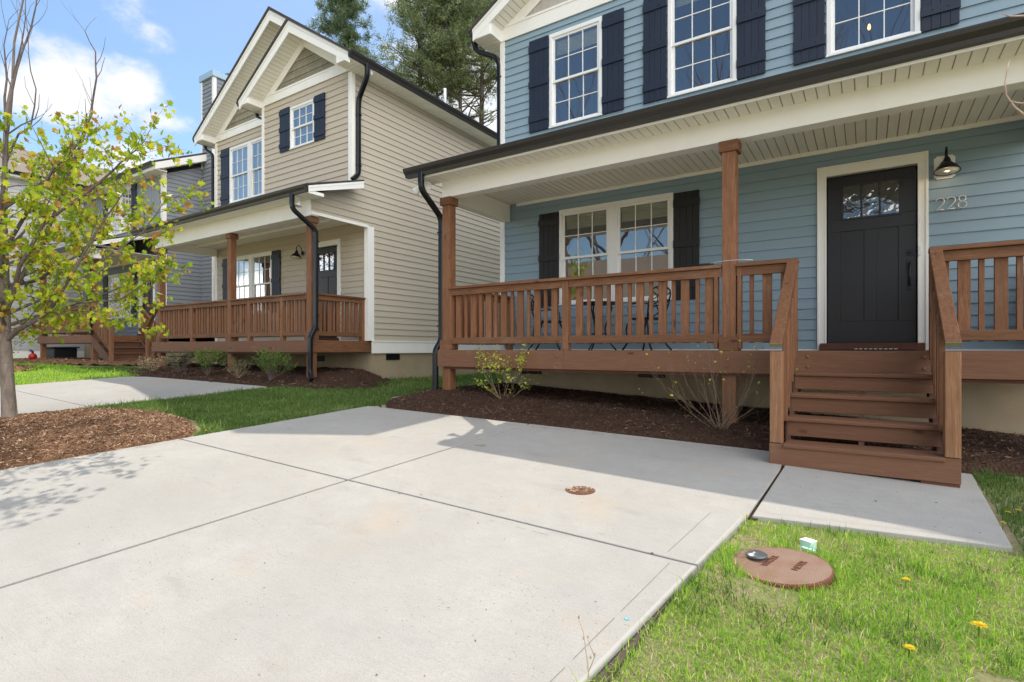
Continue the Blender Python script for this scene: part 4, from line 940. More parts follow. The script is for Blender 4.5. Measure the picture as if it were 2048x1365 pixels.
def chair(x, y, rz, label):
    zd = -.02; t = thing('bistro_chair', label, 'chair', (x, y, zd), 'black cast-iron chairs on the blue porch')
    Rm = Matrix.Rotation(rz, 3, 'Z'); o = Vector((x, y, zd))
    def P(a, b, c): return o+Rm @ Vector((a, b, c))
    m = MB(); m.lathe([(0, .425), (.20, .42), (.225, .43), (.225, .445), (.2, .45), (0, .445)], o, 24)
    m.build('seat', 'iron', t)
    for sx in (-1, 1):
        m = MB(); m.tube(rnd_path([P(sx*.17, .14, .43), P(sx*.20, .20, .30), P(sx*.17, .17, .12), P(sx*.22, .24, 0)], 3, .45), [.014]*1+[.013]*9 if False else .013, 8); m.build('leg', 'iron', t, smooth=True)
        m = MB(); m.tube(rnd_path([P(sx*.17, -.14, .43), P(sx*.19, -.19, .28), P(sx*.16, -.17, .12), P(sx*.21, -.26, 0)], 3, .45), .013, 8); m.build('leg', 'iron', t, smooth=True)
    b = MB()
    for sx in (-1, 1):
        b.tube(rnd_path([P(sx*.17, -.16, .43), P(sx*.205, -.20, .60), P(sx*.215, -.24, .76), P(sx*.17, -.265, .83), P(0, -.28, .87)], 4, .45), .011, 8)
        b.tube([P(sx*.21, -.235, .72), P(sx*.1, -.24, .62), P(0, -.215, .52), P(-sx*.09, -.17, .44)], .008, 6)
        b.tube([P(sx*.205, -.25, .80), P(sx*.06, -.255, .72), P(-sx*.08, -.24, .64), P(-sx*.2, -.20, .57)], .008, 6)
        b.tube([P(sx*.12, -.262, .84), P(0, -.26, .78), P(-sx*.12, -.25, .70), P(-sx*.205, -.225, .66)], .007, 6)
    b.tube([P(.07*math.cos(R(k*24)), -.245, .70+.08*math.sin(R(k*24))) for k in range(16)], .007, 6)
    b.build('backrest', 'iron', t, smooth=True)
    for sx in (-1, 1):
        m = MB(); m.tube(rnd_path([P(sx*.205, -.20, .62), P(sx*.25, -.05, .64), P(sx*.25, .12, .62), P(sx*.20, .14, .45)], 4, .45), .010, 8); m.build('armrest', 'iron', t, smooth=True)
chair(-4.12, 7.28, R(-75), 'black cast-iron chair left of the small round porch table')
chair(-2.56, 7.28, R(70), 'black cast-iron chair right of the small round porch table')
def porch_bits():
    t = thing('door_mat', 'dark mat with pale pattern in front of the blue house door', 'mat', (.03, 7.4, -.02))
    m = MB(); m.box(-.38, .42, 7.05, 7.6, -.02, -.004); m.build('mat', 'mat', t, bevel=.004)
    m = MB()
    for i in range(9): x = -.12+i*.045; m.box(x, x+.028, 7.07+.01*(i % 3), 7.13, -.0045, .002)
    m.build('pattern', 'whiteplast', t)
    t = thing('lock_box', 'small black lock box on the rail cap beside the middle post', 'lock box', (-1.45, 6.06, .893))
    m = MB(); m.box(-1.53, -1.42, 6.03, 6.09, .893, .925); m.lathe([(.03, 0), (.03, .02), (.02, .026)], (-1.41, 6.06, .893), 14); m.build('case', 'iron', t, bevel=.008)
    m = MB(); m.tube(rnd_path([(-1.41, 6.01, .915), (-1.30, 5.99, .925), (-1.13, 5.985, .925), (-.98, 5.99, .912)], 3), .004, 6); m.build('wire_shackle', 'zinc', t, smooth=True)
porch_bits()

# ================================================================== TAN HOUSE
def tan_house():
    X0, X1, Y, YB = -15.16, -8.86, 8.05, 18.2; BX0, BY = -12.0, 7.48
    H = thing('house', 'tan lap-sided two-storey house with twin front gables in the middle', 'house', (-12, Y, -.6))
    up = (-14.43, -12.56, 3.92, 5.42); low = (-14.37, -12.5, .90, 2.46); dr = (-11.0, -9.9, .15, 2.47)
    zr = -.10
    m = MB(); lap(m, 'y', Y, -1, .17, 5.9, lambda z: (X0, X1 if z < 3.4 else BX0), [up, low, dr], zref=.17, brk=(3.4,)); m.build('siding_wall', 'tan', H)
    bw = (-10.91, -10.05, 4.50, 5.45)
    m = MB(); lap(m, 'y', BY, -1, 3.25, 5.85, (BX0, X1), [bw], zref=.17); lap(m, 'x', BX0, -1, 3.25, 5.85, (BY, Y), zref=.17); m.build('siding_wall', 'tan', H)
    # right side wall incl. porch gable triangle
    def sp(z):
        if z < 2.62: return (7.93, YB)
        if z < 3.40: return (6.5 if z < 2.95 else 6.5+(z-2.95)/.31*.8, YB)
        return (BY, YB)
    m = MB(); lap(m, 'x', X1, 1, .17, 5.72, sp, zref=.17, brk=(2.62, 2.95, 3.40)); m.build('siding_wall', 'tan', H)
    m = MB(); lap(m, 'x', X0, -1, .17, 5.72, (Y, YB), zref=.17); lap(m, 'y', YB, 1, .17, 5.72, (X0, X1), zref=.17); m.build('siding_wall', 'tan', H)
    c = MB()
    c.box(X1-.001, X1+.024, 7.89, 8.06, .17, 2.60); c.box(X1-.10, X1-.001, 7.89, 7.93, .17, 2.60)      # white jamb of the porch opening
    c.box(X1-.001, X1+.024, 6.5, 7.89, 2.565, 2.625)
    c.cut(); c.box(X1-.09, X1+.022, BY-.024, BY-.001, 3.42, 5.70); c.box(X1+.001, X1+.022, BY-.001, BY+.07, 3.42, 5.70)
    c.cut(); c.box(BX0-.022, BX0+.07, BY-.024, BY-.001, 3.42, 5.75); c.cut(); c.box(X0-.022, X0+.09, Y-.024, Y-.001, .17, 5.70); c.box(X0-.022, X0-.001, Y-.001, Y+.09, .17, 5.70)
    c.build_each('corner_trim', 'white', H, bevel=.003)
    c = MB(); c.box(X1+.002, X1+.030, 8.0, YB, -.10, .170); c.box(X1+.002, X1+.040, 8.0, YB, .145, .172); c.cut(); c.box(X0, X1-.1, Y-.02, Y-.002, .15, .19); c.build_each('water_table', 'white', H, bevel=.003)
    m = MB(); m.box(X0+.02, X1-.02, Y+.02, YB-.02, -1.4, .168); m.build('foundation', 'found', H)
    vent(H, 8.44, 8.85, -.25, -.115, x=X1-.02); vent(H, -10.9, -10.5, -.30, -.16, y=Y+.02); vent(H, -13.2, -12.8, -.30, -.16, y=Y+.02)
    floors(H, X0, X1, Y, YB, (.19, 3.2), 5.7); m = MB(); m.box(X0+.05, X1-.05, Y+.1, YB, 5.66, 5.72); m.box(BX0+.05, X1-.05, BY+.03, Y+.1, 5.66, 5.72); m.box(BX0+.03, X1-.03, BY+.05, Y+.3, 3.1, 3.2); m.build('attic_floor', 'intw', H)
    window(H, *up, Y, cols=2, curtain=True); window(H, *low, Y, cols=2); window(H, *bw, BY, trim=.06, curtain=True)
    shutter(H, -14.85, -14.44, 3.90, 5.45, Y-.008); shutter(H, -14.76, -14.38, .9, 2.45, Y-.008); shutter(H, -12.49, -12.13, .9, 2.45, Y-.008)
    shutter(H, -11.29, -10.92, 4.50, 5.48, BY-.008); shutter(H, -10.04, -9.68, 4.50, 5.48, BY-.008)
    door(H, -10.9, -10.005, .25, 2.335, Y, -11.0, -9.9, 2.47, .17)
    # big gable behind, small gable in front
    gable(H, -12.0, 3.53, 5.86, .668, 7.65, Y, YB+.3, 5.70, 5.72, .21, 'shake', X0, X1, right_gut=False)
    gable(H, -10.41, 1.93, 5.86, .665, 7.08, BY, 8.4, 5.695, 5.73, .21, 'shake', BX0, X1, right_gut=False, yb_l=8.0)
    gutter(H, 'y', 7.06, YB+.3, -8.478, 1, 5.83)
    s = MB(); s.box(-8.70, -8.56, 9.35, 9.55, 5.684, 5.69); s.cut(); s.box(-8.70, -8.56, 11.1, 11.3, 5.684, 5.69)
    s.build_each('soffit_vent', 'white', H, bevel=.002)
    porch_roof(H, X0-.32, -8.49, 6.17, BY, 2.965, .31, 2.86, (2.55, 2.86), 2.755, 6.50, X0, X1-.0)
    m = MB(); m.prism([(X0, BY, 3.36), (X0, Y, 3.50), (X0, Y, 3.54), (X0, BY, 3.41)], (X1-X0-.0, 0, 0)); m.build('porch_roof', 'roof', H)
    s = MB(); s.box(X0, X0+.16, 6.68, Y-.05, 2.55, 2.75); s.cut(); s.box(X1-.17, X1-.004, 6.68, Y-.05, 2.60, 2.75); s.build_each('side_beam', 'white', H, bevel=.004)
    s = MB(); strips(s, (X0+.1, BY-.9, 2.757), (1, 0, 0), 6.1, (0, 1, 0), Y-BY+.87, (0, 0, 1)); s.build('porch_ceiling', 'soffit', H)
    s = MB(); s.box(-8.84, -8.50, 6.20, 6.52, 2.84, 2.90); s.build('rake_return', 'white', H)
    deck(H, -15.34, -8.90, 6.5, Y, .166, lj=(-13.0,))
    zt = 1.085
    for x in (-15.06, -11.80, -9.0): post(H, x, 6.545, 0, 2.549, .166, zground=-.70 if x > -12 else -.55)
    railing(H, 'x', -14.98, -11.87, 6.535, 1, .166, zt, (-13.42,)); railing(H, 'x', -11.73, -9.07, 6.535, 1, .166, zt, (-11.02, -9.86))
    railing(H, 'y', 6.69, 7.93, -8.945, -1, .166, zt, (7.86,))
    # side steps down to the left
    st = MB()
    for y in (6.55, 7.55):
        st.cut(); st.prism([(-15.34, y, .12), (-15.34, y, -.2), (-16.5, y, -.62), (-16.5, y, -.45)], (0, .04, 0))
    sc = st.build_each('staircase', 'dkw', H)[0]
    for i in range(4):
        m = MB(); x = -15.62-.28*i; m.box(x-.02, x+.27, 6.56, 7.6, -.06-.17*i, -.025-.17*i); m.build('tread', 'wy', sc, bevel=.004)
    m = MB(); m.box(-15.68, -15.60, 6.5, 6.58, -.62, .50); nw = m.build('newel_post', 'wz', H, bevel=.004)
    m = MB(); m.beam((-15.08, 6.52, 1.02), (-15.68, 6.52, .50), .09, .036); m.cut(); m.beam((-15.1, 6.54, .02), (-15.66, 6.54, -.40), .04, .09); m.build_each('handrail', 'wx', H, bevel=.004)
    downspout(H, [(-8.42, 7.50, 5.74), (-8.42, 7.50, 5.50), (-8.78, 7.60, 5.18), (-8.80, 7.60, 5.0), (-8.80, 7.60, 3.62), (-8.80, 7.44, 3.46)], (0, 1, 0), sc=1.15)
    downspout(H, [(-8.90, 6.12, 2.88), (-8.90, 6.12, 2.60), (-8.82, 6.58, 2.27), (-8.82, 6.58, .42), (-8.80, 6.44, .22), (-8.80, 6.44, -.45), (-8.66, 6.36, -.58)], (1, 0, 0), sc=1.1)
    downspout(H, [(-12.36, 7.55, 5.74), (-12.36, 7.55, 5.62), (-12.10, 7.56, 5.50), (-12.08, 7.56, 5.38), (-12.08, 7.56, 3.5)], (0, 1, 0), sc=.85)
    downspout(H, [(-15.55, 7.95, 5.74), (-15.52, 7.95, 5.6), (-15.26, 8.0, 5.42), (-15.24, 8.0, 5.3), (-15.24, 8.0, 3.3)], (0, 1, 0), sc=.85)
    m = MB(); m.tube([(-10, 11.75, 6.7), (-10, 11.75, 7.37)], .038, 12); m.build('vent_pipe', 'whiteplast', H, smooth=True)
    m = MB(); m.tube([(-8.80, 10.35, .05), (-8.80, 10.35, -.02), (-8.74, 10.35, -.08)], .02, 8); m.tube([(-8.80, 10.55, .08), (-8.80, 10.55, -.05)], .015, 8); m.lathe([(.05, 0), (.05, .02)], (-8.76, 10.45, .02), 10, Matrix.Rotation(R(90), 3, 'Y')); m.build('hose_tap', 'zinc', H, smooth=True)
tan_house()
lamp(-11.22, 8.03, 2.24, 'unlit black gooseneck lamp beside the front door of the tan house', False, False)
digits('2', -11.17, 8.003, 1.70, .15, 'thin metal house number 2 on tan siding left of the door')
flood(-8.93, 6.30, 2.86, 'single white flood light under the porch soffit corner of the tan house', True)

# ================================================================== THIRD (GREY) HOUSE
def grey_house():
    X0, X1, Y, YB = -25.0, -18.65, 8.25, 17.0
    H = thing('house', 'blue-grey two-storey house behind the maple with side porch steps', 'house', (-22, Y, -.4))
    low = (-22.70, -20.83, 1.06, 2.62); up = (-22.70, -20.83, 4.0, 5.55); dr = (-20.29, -19.2, .40, 2.68)
    m = MB(); lap(m, 'y', Y, -1, .42, 3.3, (X0, X1), [low, dr], zref=.42); m.build('siding_wall', 'slate', H)
    m = MB(); m.add([(X0, Y, 3.3), (-22.70, Y, 3.3), (-22.70, Y, 5.72), (X0, Y, 5.72)], [(0, 1, 2, 3)]); m.add([(-20.83, Y, 3.3), (X1, Y, 3.3), (X1, Y, 5.72), (-20.83, Y, 5.72)], [(0, 1, 2, 3)])
    m.add([(-22.7, Y, 3.3), (-20.83, Y, 3.3), (-20.83, Y, 4), (-22.7, Y, 4)], [(0, 1, 2, 3)]); m.add([(-22.7, Y, 5.55), (-20.83, Y, 5.55), (-20.83, Y, 5.72), (-22.7, Y, 5.72)], [(0, 1, 2, 3)])
    x = X0+.1
    while x < X1-.12:
        if -22.85 < x < -20.7: m.box(x-.02, x+.02, Y-.018, Y, 3.3, 3.98)
        else: m.box(x-.02, x+.02, Y-.018, Y, 3.3, 5.72)
        x += .2
    m.build('batten_wall', 'battens', H)
    def sp(z): return (Y, YB) if z < 5.55 else (Y+(z-5.55)/.46, YB)
    m = MB(); lap(m, 'x', X1, 1, .42, 7.6, sp, zref=.42, brk=(5.55,)); m.build('siding_wall', 'grey', H)
    m = MB(); lap(m, 'x', X0, -1, .42, 5.6, (Y, YB), zref=.42); lap(m, 'y', YB, 1, .42, 5.6, (X0, X1), zref=.42); m.build('siding_wall', 'grey', H)
    c = MB(); c.box(X1-.14, X1+.022, Y-.026, Y-.001, .42, 5.7); c.box(X1+.001, X1+.02, Y-.001, Y+.08, .42, 5.7); c.build('corner_trim', 'white', H)
    m = MB(); m.box(X0+.02, X1-.02, Y+.02, YB-.02, -1, .40); m.build('foundation', 'found', H); floors(H, X0, X1, Y, YB, (.43, 3.4), 5.6)
    m = MB(); m.box(X0+.03, X1-.03, Y+.1, YB, 5.55, 5.6); m.build('attic_floor', 'intw', H)
    window(H, *low, Y, cols=2, curtain=True); window(H, *up, Y, cols=2, curtain=True)
    for a, b, z0, z1 in ((-20.82, -20.46, 1.06, 2.6), (-23.08, -22.71, 1.06, 2.6), (-20.82, -20.46, 4.0, 5.55), (-23.08, -22.71, 4.0, 5.55)): shutter(H, a, b, z0, z1, Y-.02)
    door(H, -20.17, -19.3, .5, 2.56, Y, -20.29, -19.2, 2.68, .42, hside=-1)
    # main roof, ridge along X
    s = .46; ye, ze = 7.87, 5.80; yr = 13.0; zr = ze+(yr-ye)*s
    m = MB(); m.prism([(X0-.3, ye-.03, ze), (X0-.3, yr, zr), (X0-.3, yr, zr-.06), (X0-.3, ye-.03, ze-.05)], (X1-X0+.62, 0, 0)); m.prism([(X0-.3, yr, zr), (X0-.3, YB+.3, zr-(YB+.3-yr)*s), (X0-.3, YB+.3, zr-(YB+.3-yr)*s-.06), (X0-.3, yr, zr-.06)], (X1-X0+.62, 0, 0)); m.build('roof', 'roof', H)
    f = MB()
    for x in (X1+.29, X0-.3): f.prism([(x, ye, ze-.05), (x, yr, zr-.06), (x, yr, zr-.29), (x, ye, ze-.26)], (.025, 0, 0)); f.prism([(x, yr, zr-.06), (x, YB+.3, zr-(YB+.3-yr)*s-.06), (x, YB+.3, zr-(YB+.3-yr)*s-.3), (x, yr, zr-.29)], (.025, 0, 0))
    f.box(X0-.3, X1+.3, ye, ye+.025, ze-.24, ze-.05); f.build('bargeboard', 'white', H)
    so = MB(); so.prism([(X1, ye+.03, ze-.26), (X1, yr, zr-.3), (X1, yr, zr-.28), (X1, ye+.03, ze-.24)], (.29, 0, 0)); so.prism([(X0-.28, ye+.02, ze-.25), (X1+.28, ye+.02, ze-.25), (X1+.28, Y-.02, ze-.25), (X0-.28, Y-.02, ze-.25)], (0, 0, .02)); so.build('soffit', 'soffit', H)
    gutter(H, 'x', X0-.3, X1+.31, ye-.002, -1, ze-.03)
    # chimney chase on the side wall
    m = MB(); cx0, cx1, cy0, cy1 = X1+.002, -17.9, 9.43, 10.95
    lap(m, 'y', cy0, -1, .42, 8.92, (cx0, cx1), zref=.42); lap(m, 'x', cx1, 1, .42, 8.92, (cy0, cy1), zref=.42); lap(m, 'x', cx0+.001, -1, 6.3, 8.92, (cy0, cy1), zref=.42); lap(m, 'y', cy1, 1, .42, 8.92, (cx0, cx1), zref=.42)
    ch = m.build('chimney', 'grey', H)
    m = MB(); m.box(cx1-.08, cx1+.02, cy0-.022, cy0-.002, .42, 8.92); m.box(cx1+.001, cx1+.02, cy0-.002, cy0+.08, .42, 8.92); m.box(cx0, cx0+.05, cy0-.022, cy0-.002, 6.0, 8.92); m.build('corner_trim', 'white', ch)
    m = MB(); m.box(cx0-.07, cx1+.07, cy0-.07, cy1+.07, 8.92, 9.12); m.build('chimney_cap', 'chcap', ch, bevel=.01)
    m = MB(); m.tube([(-18.25, 10.2, 9.1), (-18.25, 10.2, 9.35)], .12, 14); m.lathe([(.19, 9.36), (.19, 9.38), (.06, 9.44), (0, 9.45)], (-18.25, 10.2, 0), 18); m.build('flue_cowl', 'greyplast', ch, smooth=False)
    # porch
    YP = 6.45; porch_roof(H, -25.0, -18.55, 6.1, Y, 2.98, .33, 2.88, (2.64, 2.88), 2.93, YP, -23.5, -18.75)
    deck(H, -23.45, -18.95, YP, Y, .41, ends=())
    for x in (-23.28, -19.08): post(H, x, YP+.04, 0, 2.639, .41, zground=-.5)
    railing(H, 'x', -23.2, -19.16, YP+.03, 1, .41, 1.32, (-22.2, -20.7)); railing(H, 'y', 6.6, Y-.05, -23.4, 1, .41, 1.32, ())
    st = MB()
    for y in (6.46, 7.62): st.prism([(-18.96, y, .36), (-18.96, y, .08), (-17.72, y, -.52), (-17.60, y, -.50), (-17.60, y, -.36)], (0, .04, 0))
    sc = st.build('staircase', 'dky', H)
    for i in range(4):
        x = -18.66+.27*i; z = .235-.175*i
        m = MB(); m.box(x-.26, x+.03, 6.5, 7.6, z-.035, z); m.build('tread', 'wy', sc, bevel=.004); m = MB(); m.box(x-.02, x, 6.51, 7.6, z-.17, z-.036); m.build('riser', 'dky', sc)
    m = MB(); m.box(-17.70, -17.61, 6.42, 6.51, -.50, .62); m.build('newel_post', 'wz', H, bevel=.004); m = MB(); m.box(-17.70, -17.61, 7.62, 7.71, -.50, .62); m.build('newel_post', 'wz', H, bevel=.004)
    for yy in (6.465, 7.665):
        m = MB(); m.beam((-18.9, yy, 1.32), (-17.6, yy, .64), .09, .036); m.beam((-18.9, yy, .62), (-17.68, yy, -.05), .04, .09); hr = m.build('handrail', 'wx', H, bevel=.004)
        for k in range(6): x = -18.75+k*.17; zt = 1.29-(x+18.9)*.523; m = MB(); m.box(x-.02, x+.02, yy-.02, yy+.02, zt-.72, zt-.01); m.build('baluster', 'wz', hr)
    m = MB(); m.box(-21.02, -20.88, Y-.06, Y-.015, .74, .92); m.build('outlet_cover', 'whiteplast', H, bevel=.005)
    downspout(H, [(-18.75, 6.05, 2.9), (-18.75, 6.05, 2.7), (-18.93, 6.42, 2.35), (-18.93, 6.42, .4)], (1, 0, 0))
grey_house()
def far_house():
    X1 = -26.5
    H = thing('house', 'pale grey lap-sided house at the far left edge', 'house', (-30, 8, -.4))
    m = MB(); lap(m, 'x', X1, 1, -.15, 6.35, (2.6, 15), zref=-.15); lap(m, 'y', 2.6, -1, -.15, 6.35, (-33, X1), [(-31, -29.2, 3.6, 5.1)], zref=-.15); m.build('siding_wall', 'pale', H)
    m = MB(); m.box(X1, X1+.03, 2.6, 15, -.35, -.10); m.box(X1-.001, X1+.03, 2.55, 2.65, -.1, 6.3); m.build('water_table', 'white', H)
    m = MB(); m.box(-33, X1-.02, 2.62, 15, -1.2, -.15); m.build('foundation', 'found', H); vent(H, 6.1, 6.6, -.55, -.40, x=X1-.02)
    m = MB(); xc = -29.75
    for s in (-1, 1): m.prism([(xc+s*3.6, 2.2, 6.52), (xc, 2.2, 8.4), (xc, 2.2, 8.32), (xc+s*3.6, 2.2, 6.45)], (0, 13.2, 0))
    m.build('roof', 'roofb', H); m = MB(); m.prism([(-33, 2.61, 6.3), (X1, 2.61, 6.3), (xc, 2.61, 8.2)], (0, .05, 0)); m.build('gable_wall', 'pale', H)
    m = MB(); m.box(X1, X1+.34, 2.2, 15.3, 6.33, 6.36); m.box(X1+.32, X1+.345, 2.2, 15.4, 6.33, 6.5); m.build('soffit', 'white', H); gutter(H, 'y', 2.2, 15.4, X1+.346, 1, 6.52)
    window(H, -31, -29.2, 3.6, 5.1, 2.6, cols=2, curtain=True); m = MB(); m.box(-33, X1-.1, 5, 5.1, -.1, 6.3); m.box(-33, X1-.1, 2.7, 15, 6.28, 6.32); m.build('interior_wall', 'intw', H)
far_house()
def back_chimney():
    # a neighbour's chimney just showing over the tan gable
    t = thing('chimney', 'pale grey chimney top peeking over the tan roof edge', 'chimney', (-17.3, 13.6, 0))
    m = MB(); lap(m, 'y', 13.2, -1, 0, 11.6, (-17.4, -16.0), zref=0); lap(m, 'x', -16.0, 1, 0, 11.6, (13.2, 14.2), zref=0); lap(m, 'x', -17.4, -1, 0, 11.6, (13.2, 14.2), zref=0); m.build('chase', 'pale', t)
    m = MB(); m.box(-17.47, -15.93, 13.13, 14.27, 11.6, 11.8); m.build('chimney_cap', 'greyplast', t)

def across():
    # house and trees over the road, seen only as reflections in the glass
    H = thing('house', 'brown-roofed house across the road, seen only reflected in the porch window', 'house', (-10, -20, -1.5))
    m = MB(); lap(m, 'y', -17, 1, -1.4, 2.6, (-21, 0), [], zref=-1.4, course=.2); lap(m, 'x', 0, 1, -1.4, 2.6, (-26, -17), zref=-1.4, course=.2); lap(m, 'x', -21, -1, -1.4, 2.6, (-26, -17), course=.2); m.build('siding_wall', 'tan', H)
    m = MB(); m.prism([(-21.5, -16.4, 2.6), (-21.5, -21.5, 6.6), (-21.5, -26.6, 2.6)], (22, 0, 0)); m.build('roof', 'roofb', H)
    m = MB(); m.box(-21.4, .4, -16.5, -16.38, 2.42, 2.62); m.build('fascia', 'white', H); m = MB(); m.box(-16, -14, -17.0, -16.9, -.4, 1.4); m.box(-6, -4, -17, -16.9, -.4, 1.4); m.build('window_frame', 'sash', H)
across()

# ------------------------------------------------------------------ vegetation
def branchy(mb, tips, p, d, L, r, depth, rr, spread=.5, up=.15, nchild=(2, 4), seg=4, droop=0):
    """recursive branch: adds tubes, records tip points"""
    pts = [Vector(p)]; q = Vector(p); dd = Vector(d).normalized()
    for i in range(seg):
        dd = (dd+Vector((rr.gauss(0, .13), rr.gauss(0, .13), rr.gauss(0, .10)+up*.3-droop*.1))).normalized(); q = q+dd*L/seg; pts.append(q.copy())
    rad = [r*(1-.55*i/seg) for i in range(seg+1)]; mb.tube(pts, rad, 5 if r > .01 else 4 if r > .004 else 3, cap=False)
    if depth == 0: tips.append((pts, dd)); return
    for k in range(rr.randint(*nchild)):
        i = rr.randint(1, seg); a = Vector((rr.gauss(0, 1), rr.gauss(0, 1), rr.gauss(0, .6)+up)).normalized()
        branchy(mb, tips, pts[i], dd*(1-spread)+a*spread, L*rr.uniform(.45, .75), rad[i]*.6, depth-1, rr, spread, up, nchild, seg, droop)
    if depth: branchy(mb, tips, pts[-1], dd, L*.6, rad[-1], depth-1, rr, spread, up, nchild, seg, droop)
LEAF = [(0, 0), (.30, .10), (.22, .28), (.50, .42), (.28, .52), (.30, .72), (.12, .66), (0, 1.0), (-.12, .66), (-.30, .72), (-.28, .52), (-.50, .42), (-.22, .28), (-.30, .10)]
def leaves(name, centers, size, mat, parent, hang=.7, shape=LEAF, cbias=1.0, jit=.35, up=0.0, fold=.22):
    n = len(centers); C = np.array([tuple(c) for c in centers]); a = nrs.uniform(0, 6.28, n); s = size*nrs.uniform(.4, 1.35, n)
    # leaf axis: hanging down and out
    ax = np.stack([np.cos(a)*jit+nrs.normal(0, .35, n), np.sin(a)*jit+nrs.normal(0, .35, n), -hang+nrs.normal(0, .35, n)+up], 1); ax /= np.linalg.norm(ax, axis=1)[:, None]
    rd = nrs.normal(0, 1, (n, 3)); sd = np.cross(ax, rd); sd /= np.linalg.norm(sd, axis=1)[:, None]; nn = np.cross(ax, sd)
    k = len(shape); sh = np.array(shape)
    curl = nrs.uniform(-.5, .15, n)
    V = C[:, None]+ax[:, None]*(sh[None, :, 1, None]*s[:, None, None])+nn[:, None]*(curl[:, None]*sh[None, :, 1]**2)[..., None]*s[:, None, None]+sd[:, None]*(sh[None, :, 0, None]*s[:, None, None])+nn[:, None]*((np.abs(sh[None, :, 0])*fold-.12*sh[None, :, 1]**2)[..., None]*s[:, None, None])
    V = V.reshape(-1, 3); half = k//2
    i0 = np.arange(n)[:, None]*k; f1 = np.concatenate([i0+j for j in range(0, half+1)], 1); f2 = np.concatenate([i0, i0+half]+[i0+j for j in range(half+1, k)], 1)
    r = np.clip(nrs.beta(1.5, 1.7, n)*cbias, 0, 1)
    o = root_loc(parent); V = V-np.array(o)
    return fastmesh(name, V, [f1, f2], np.concatenate([r, r]), mat, parent=parent)
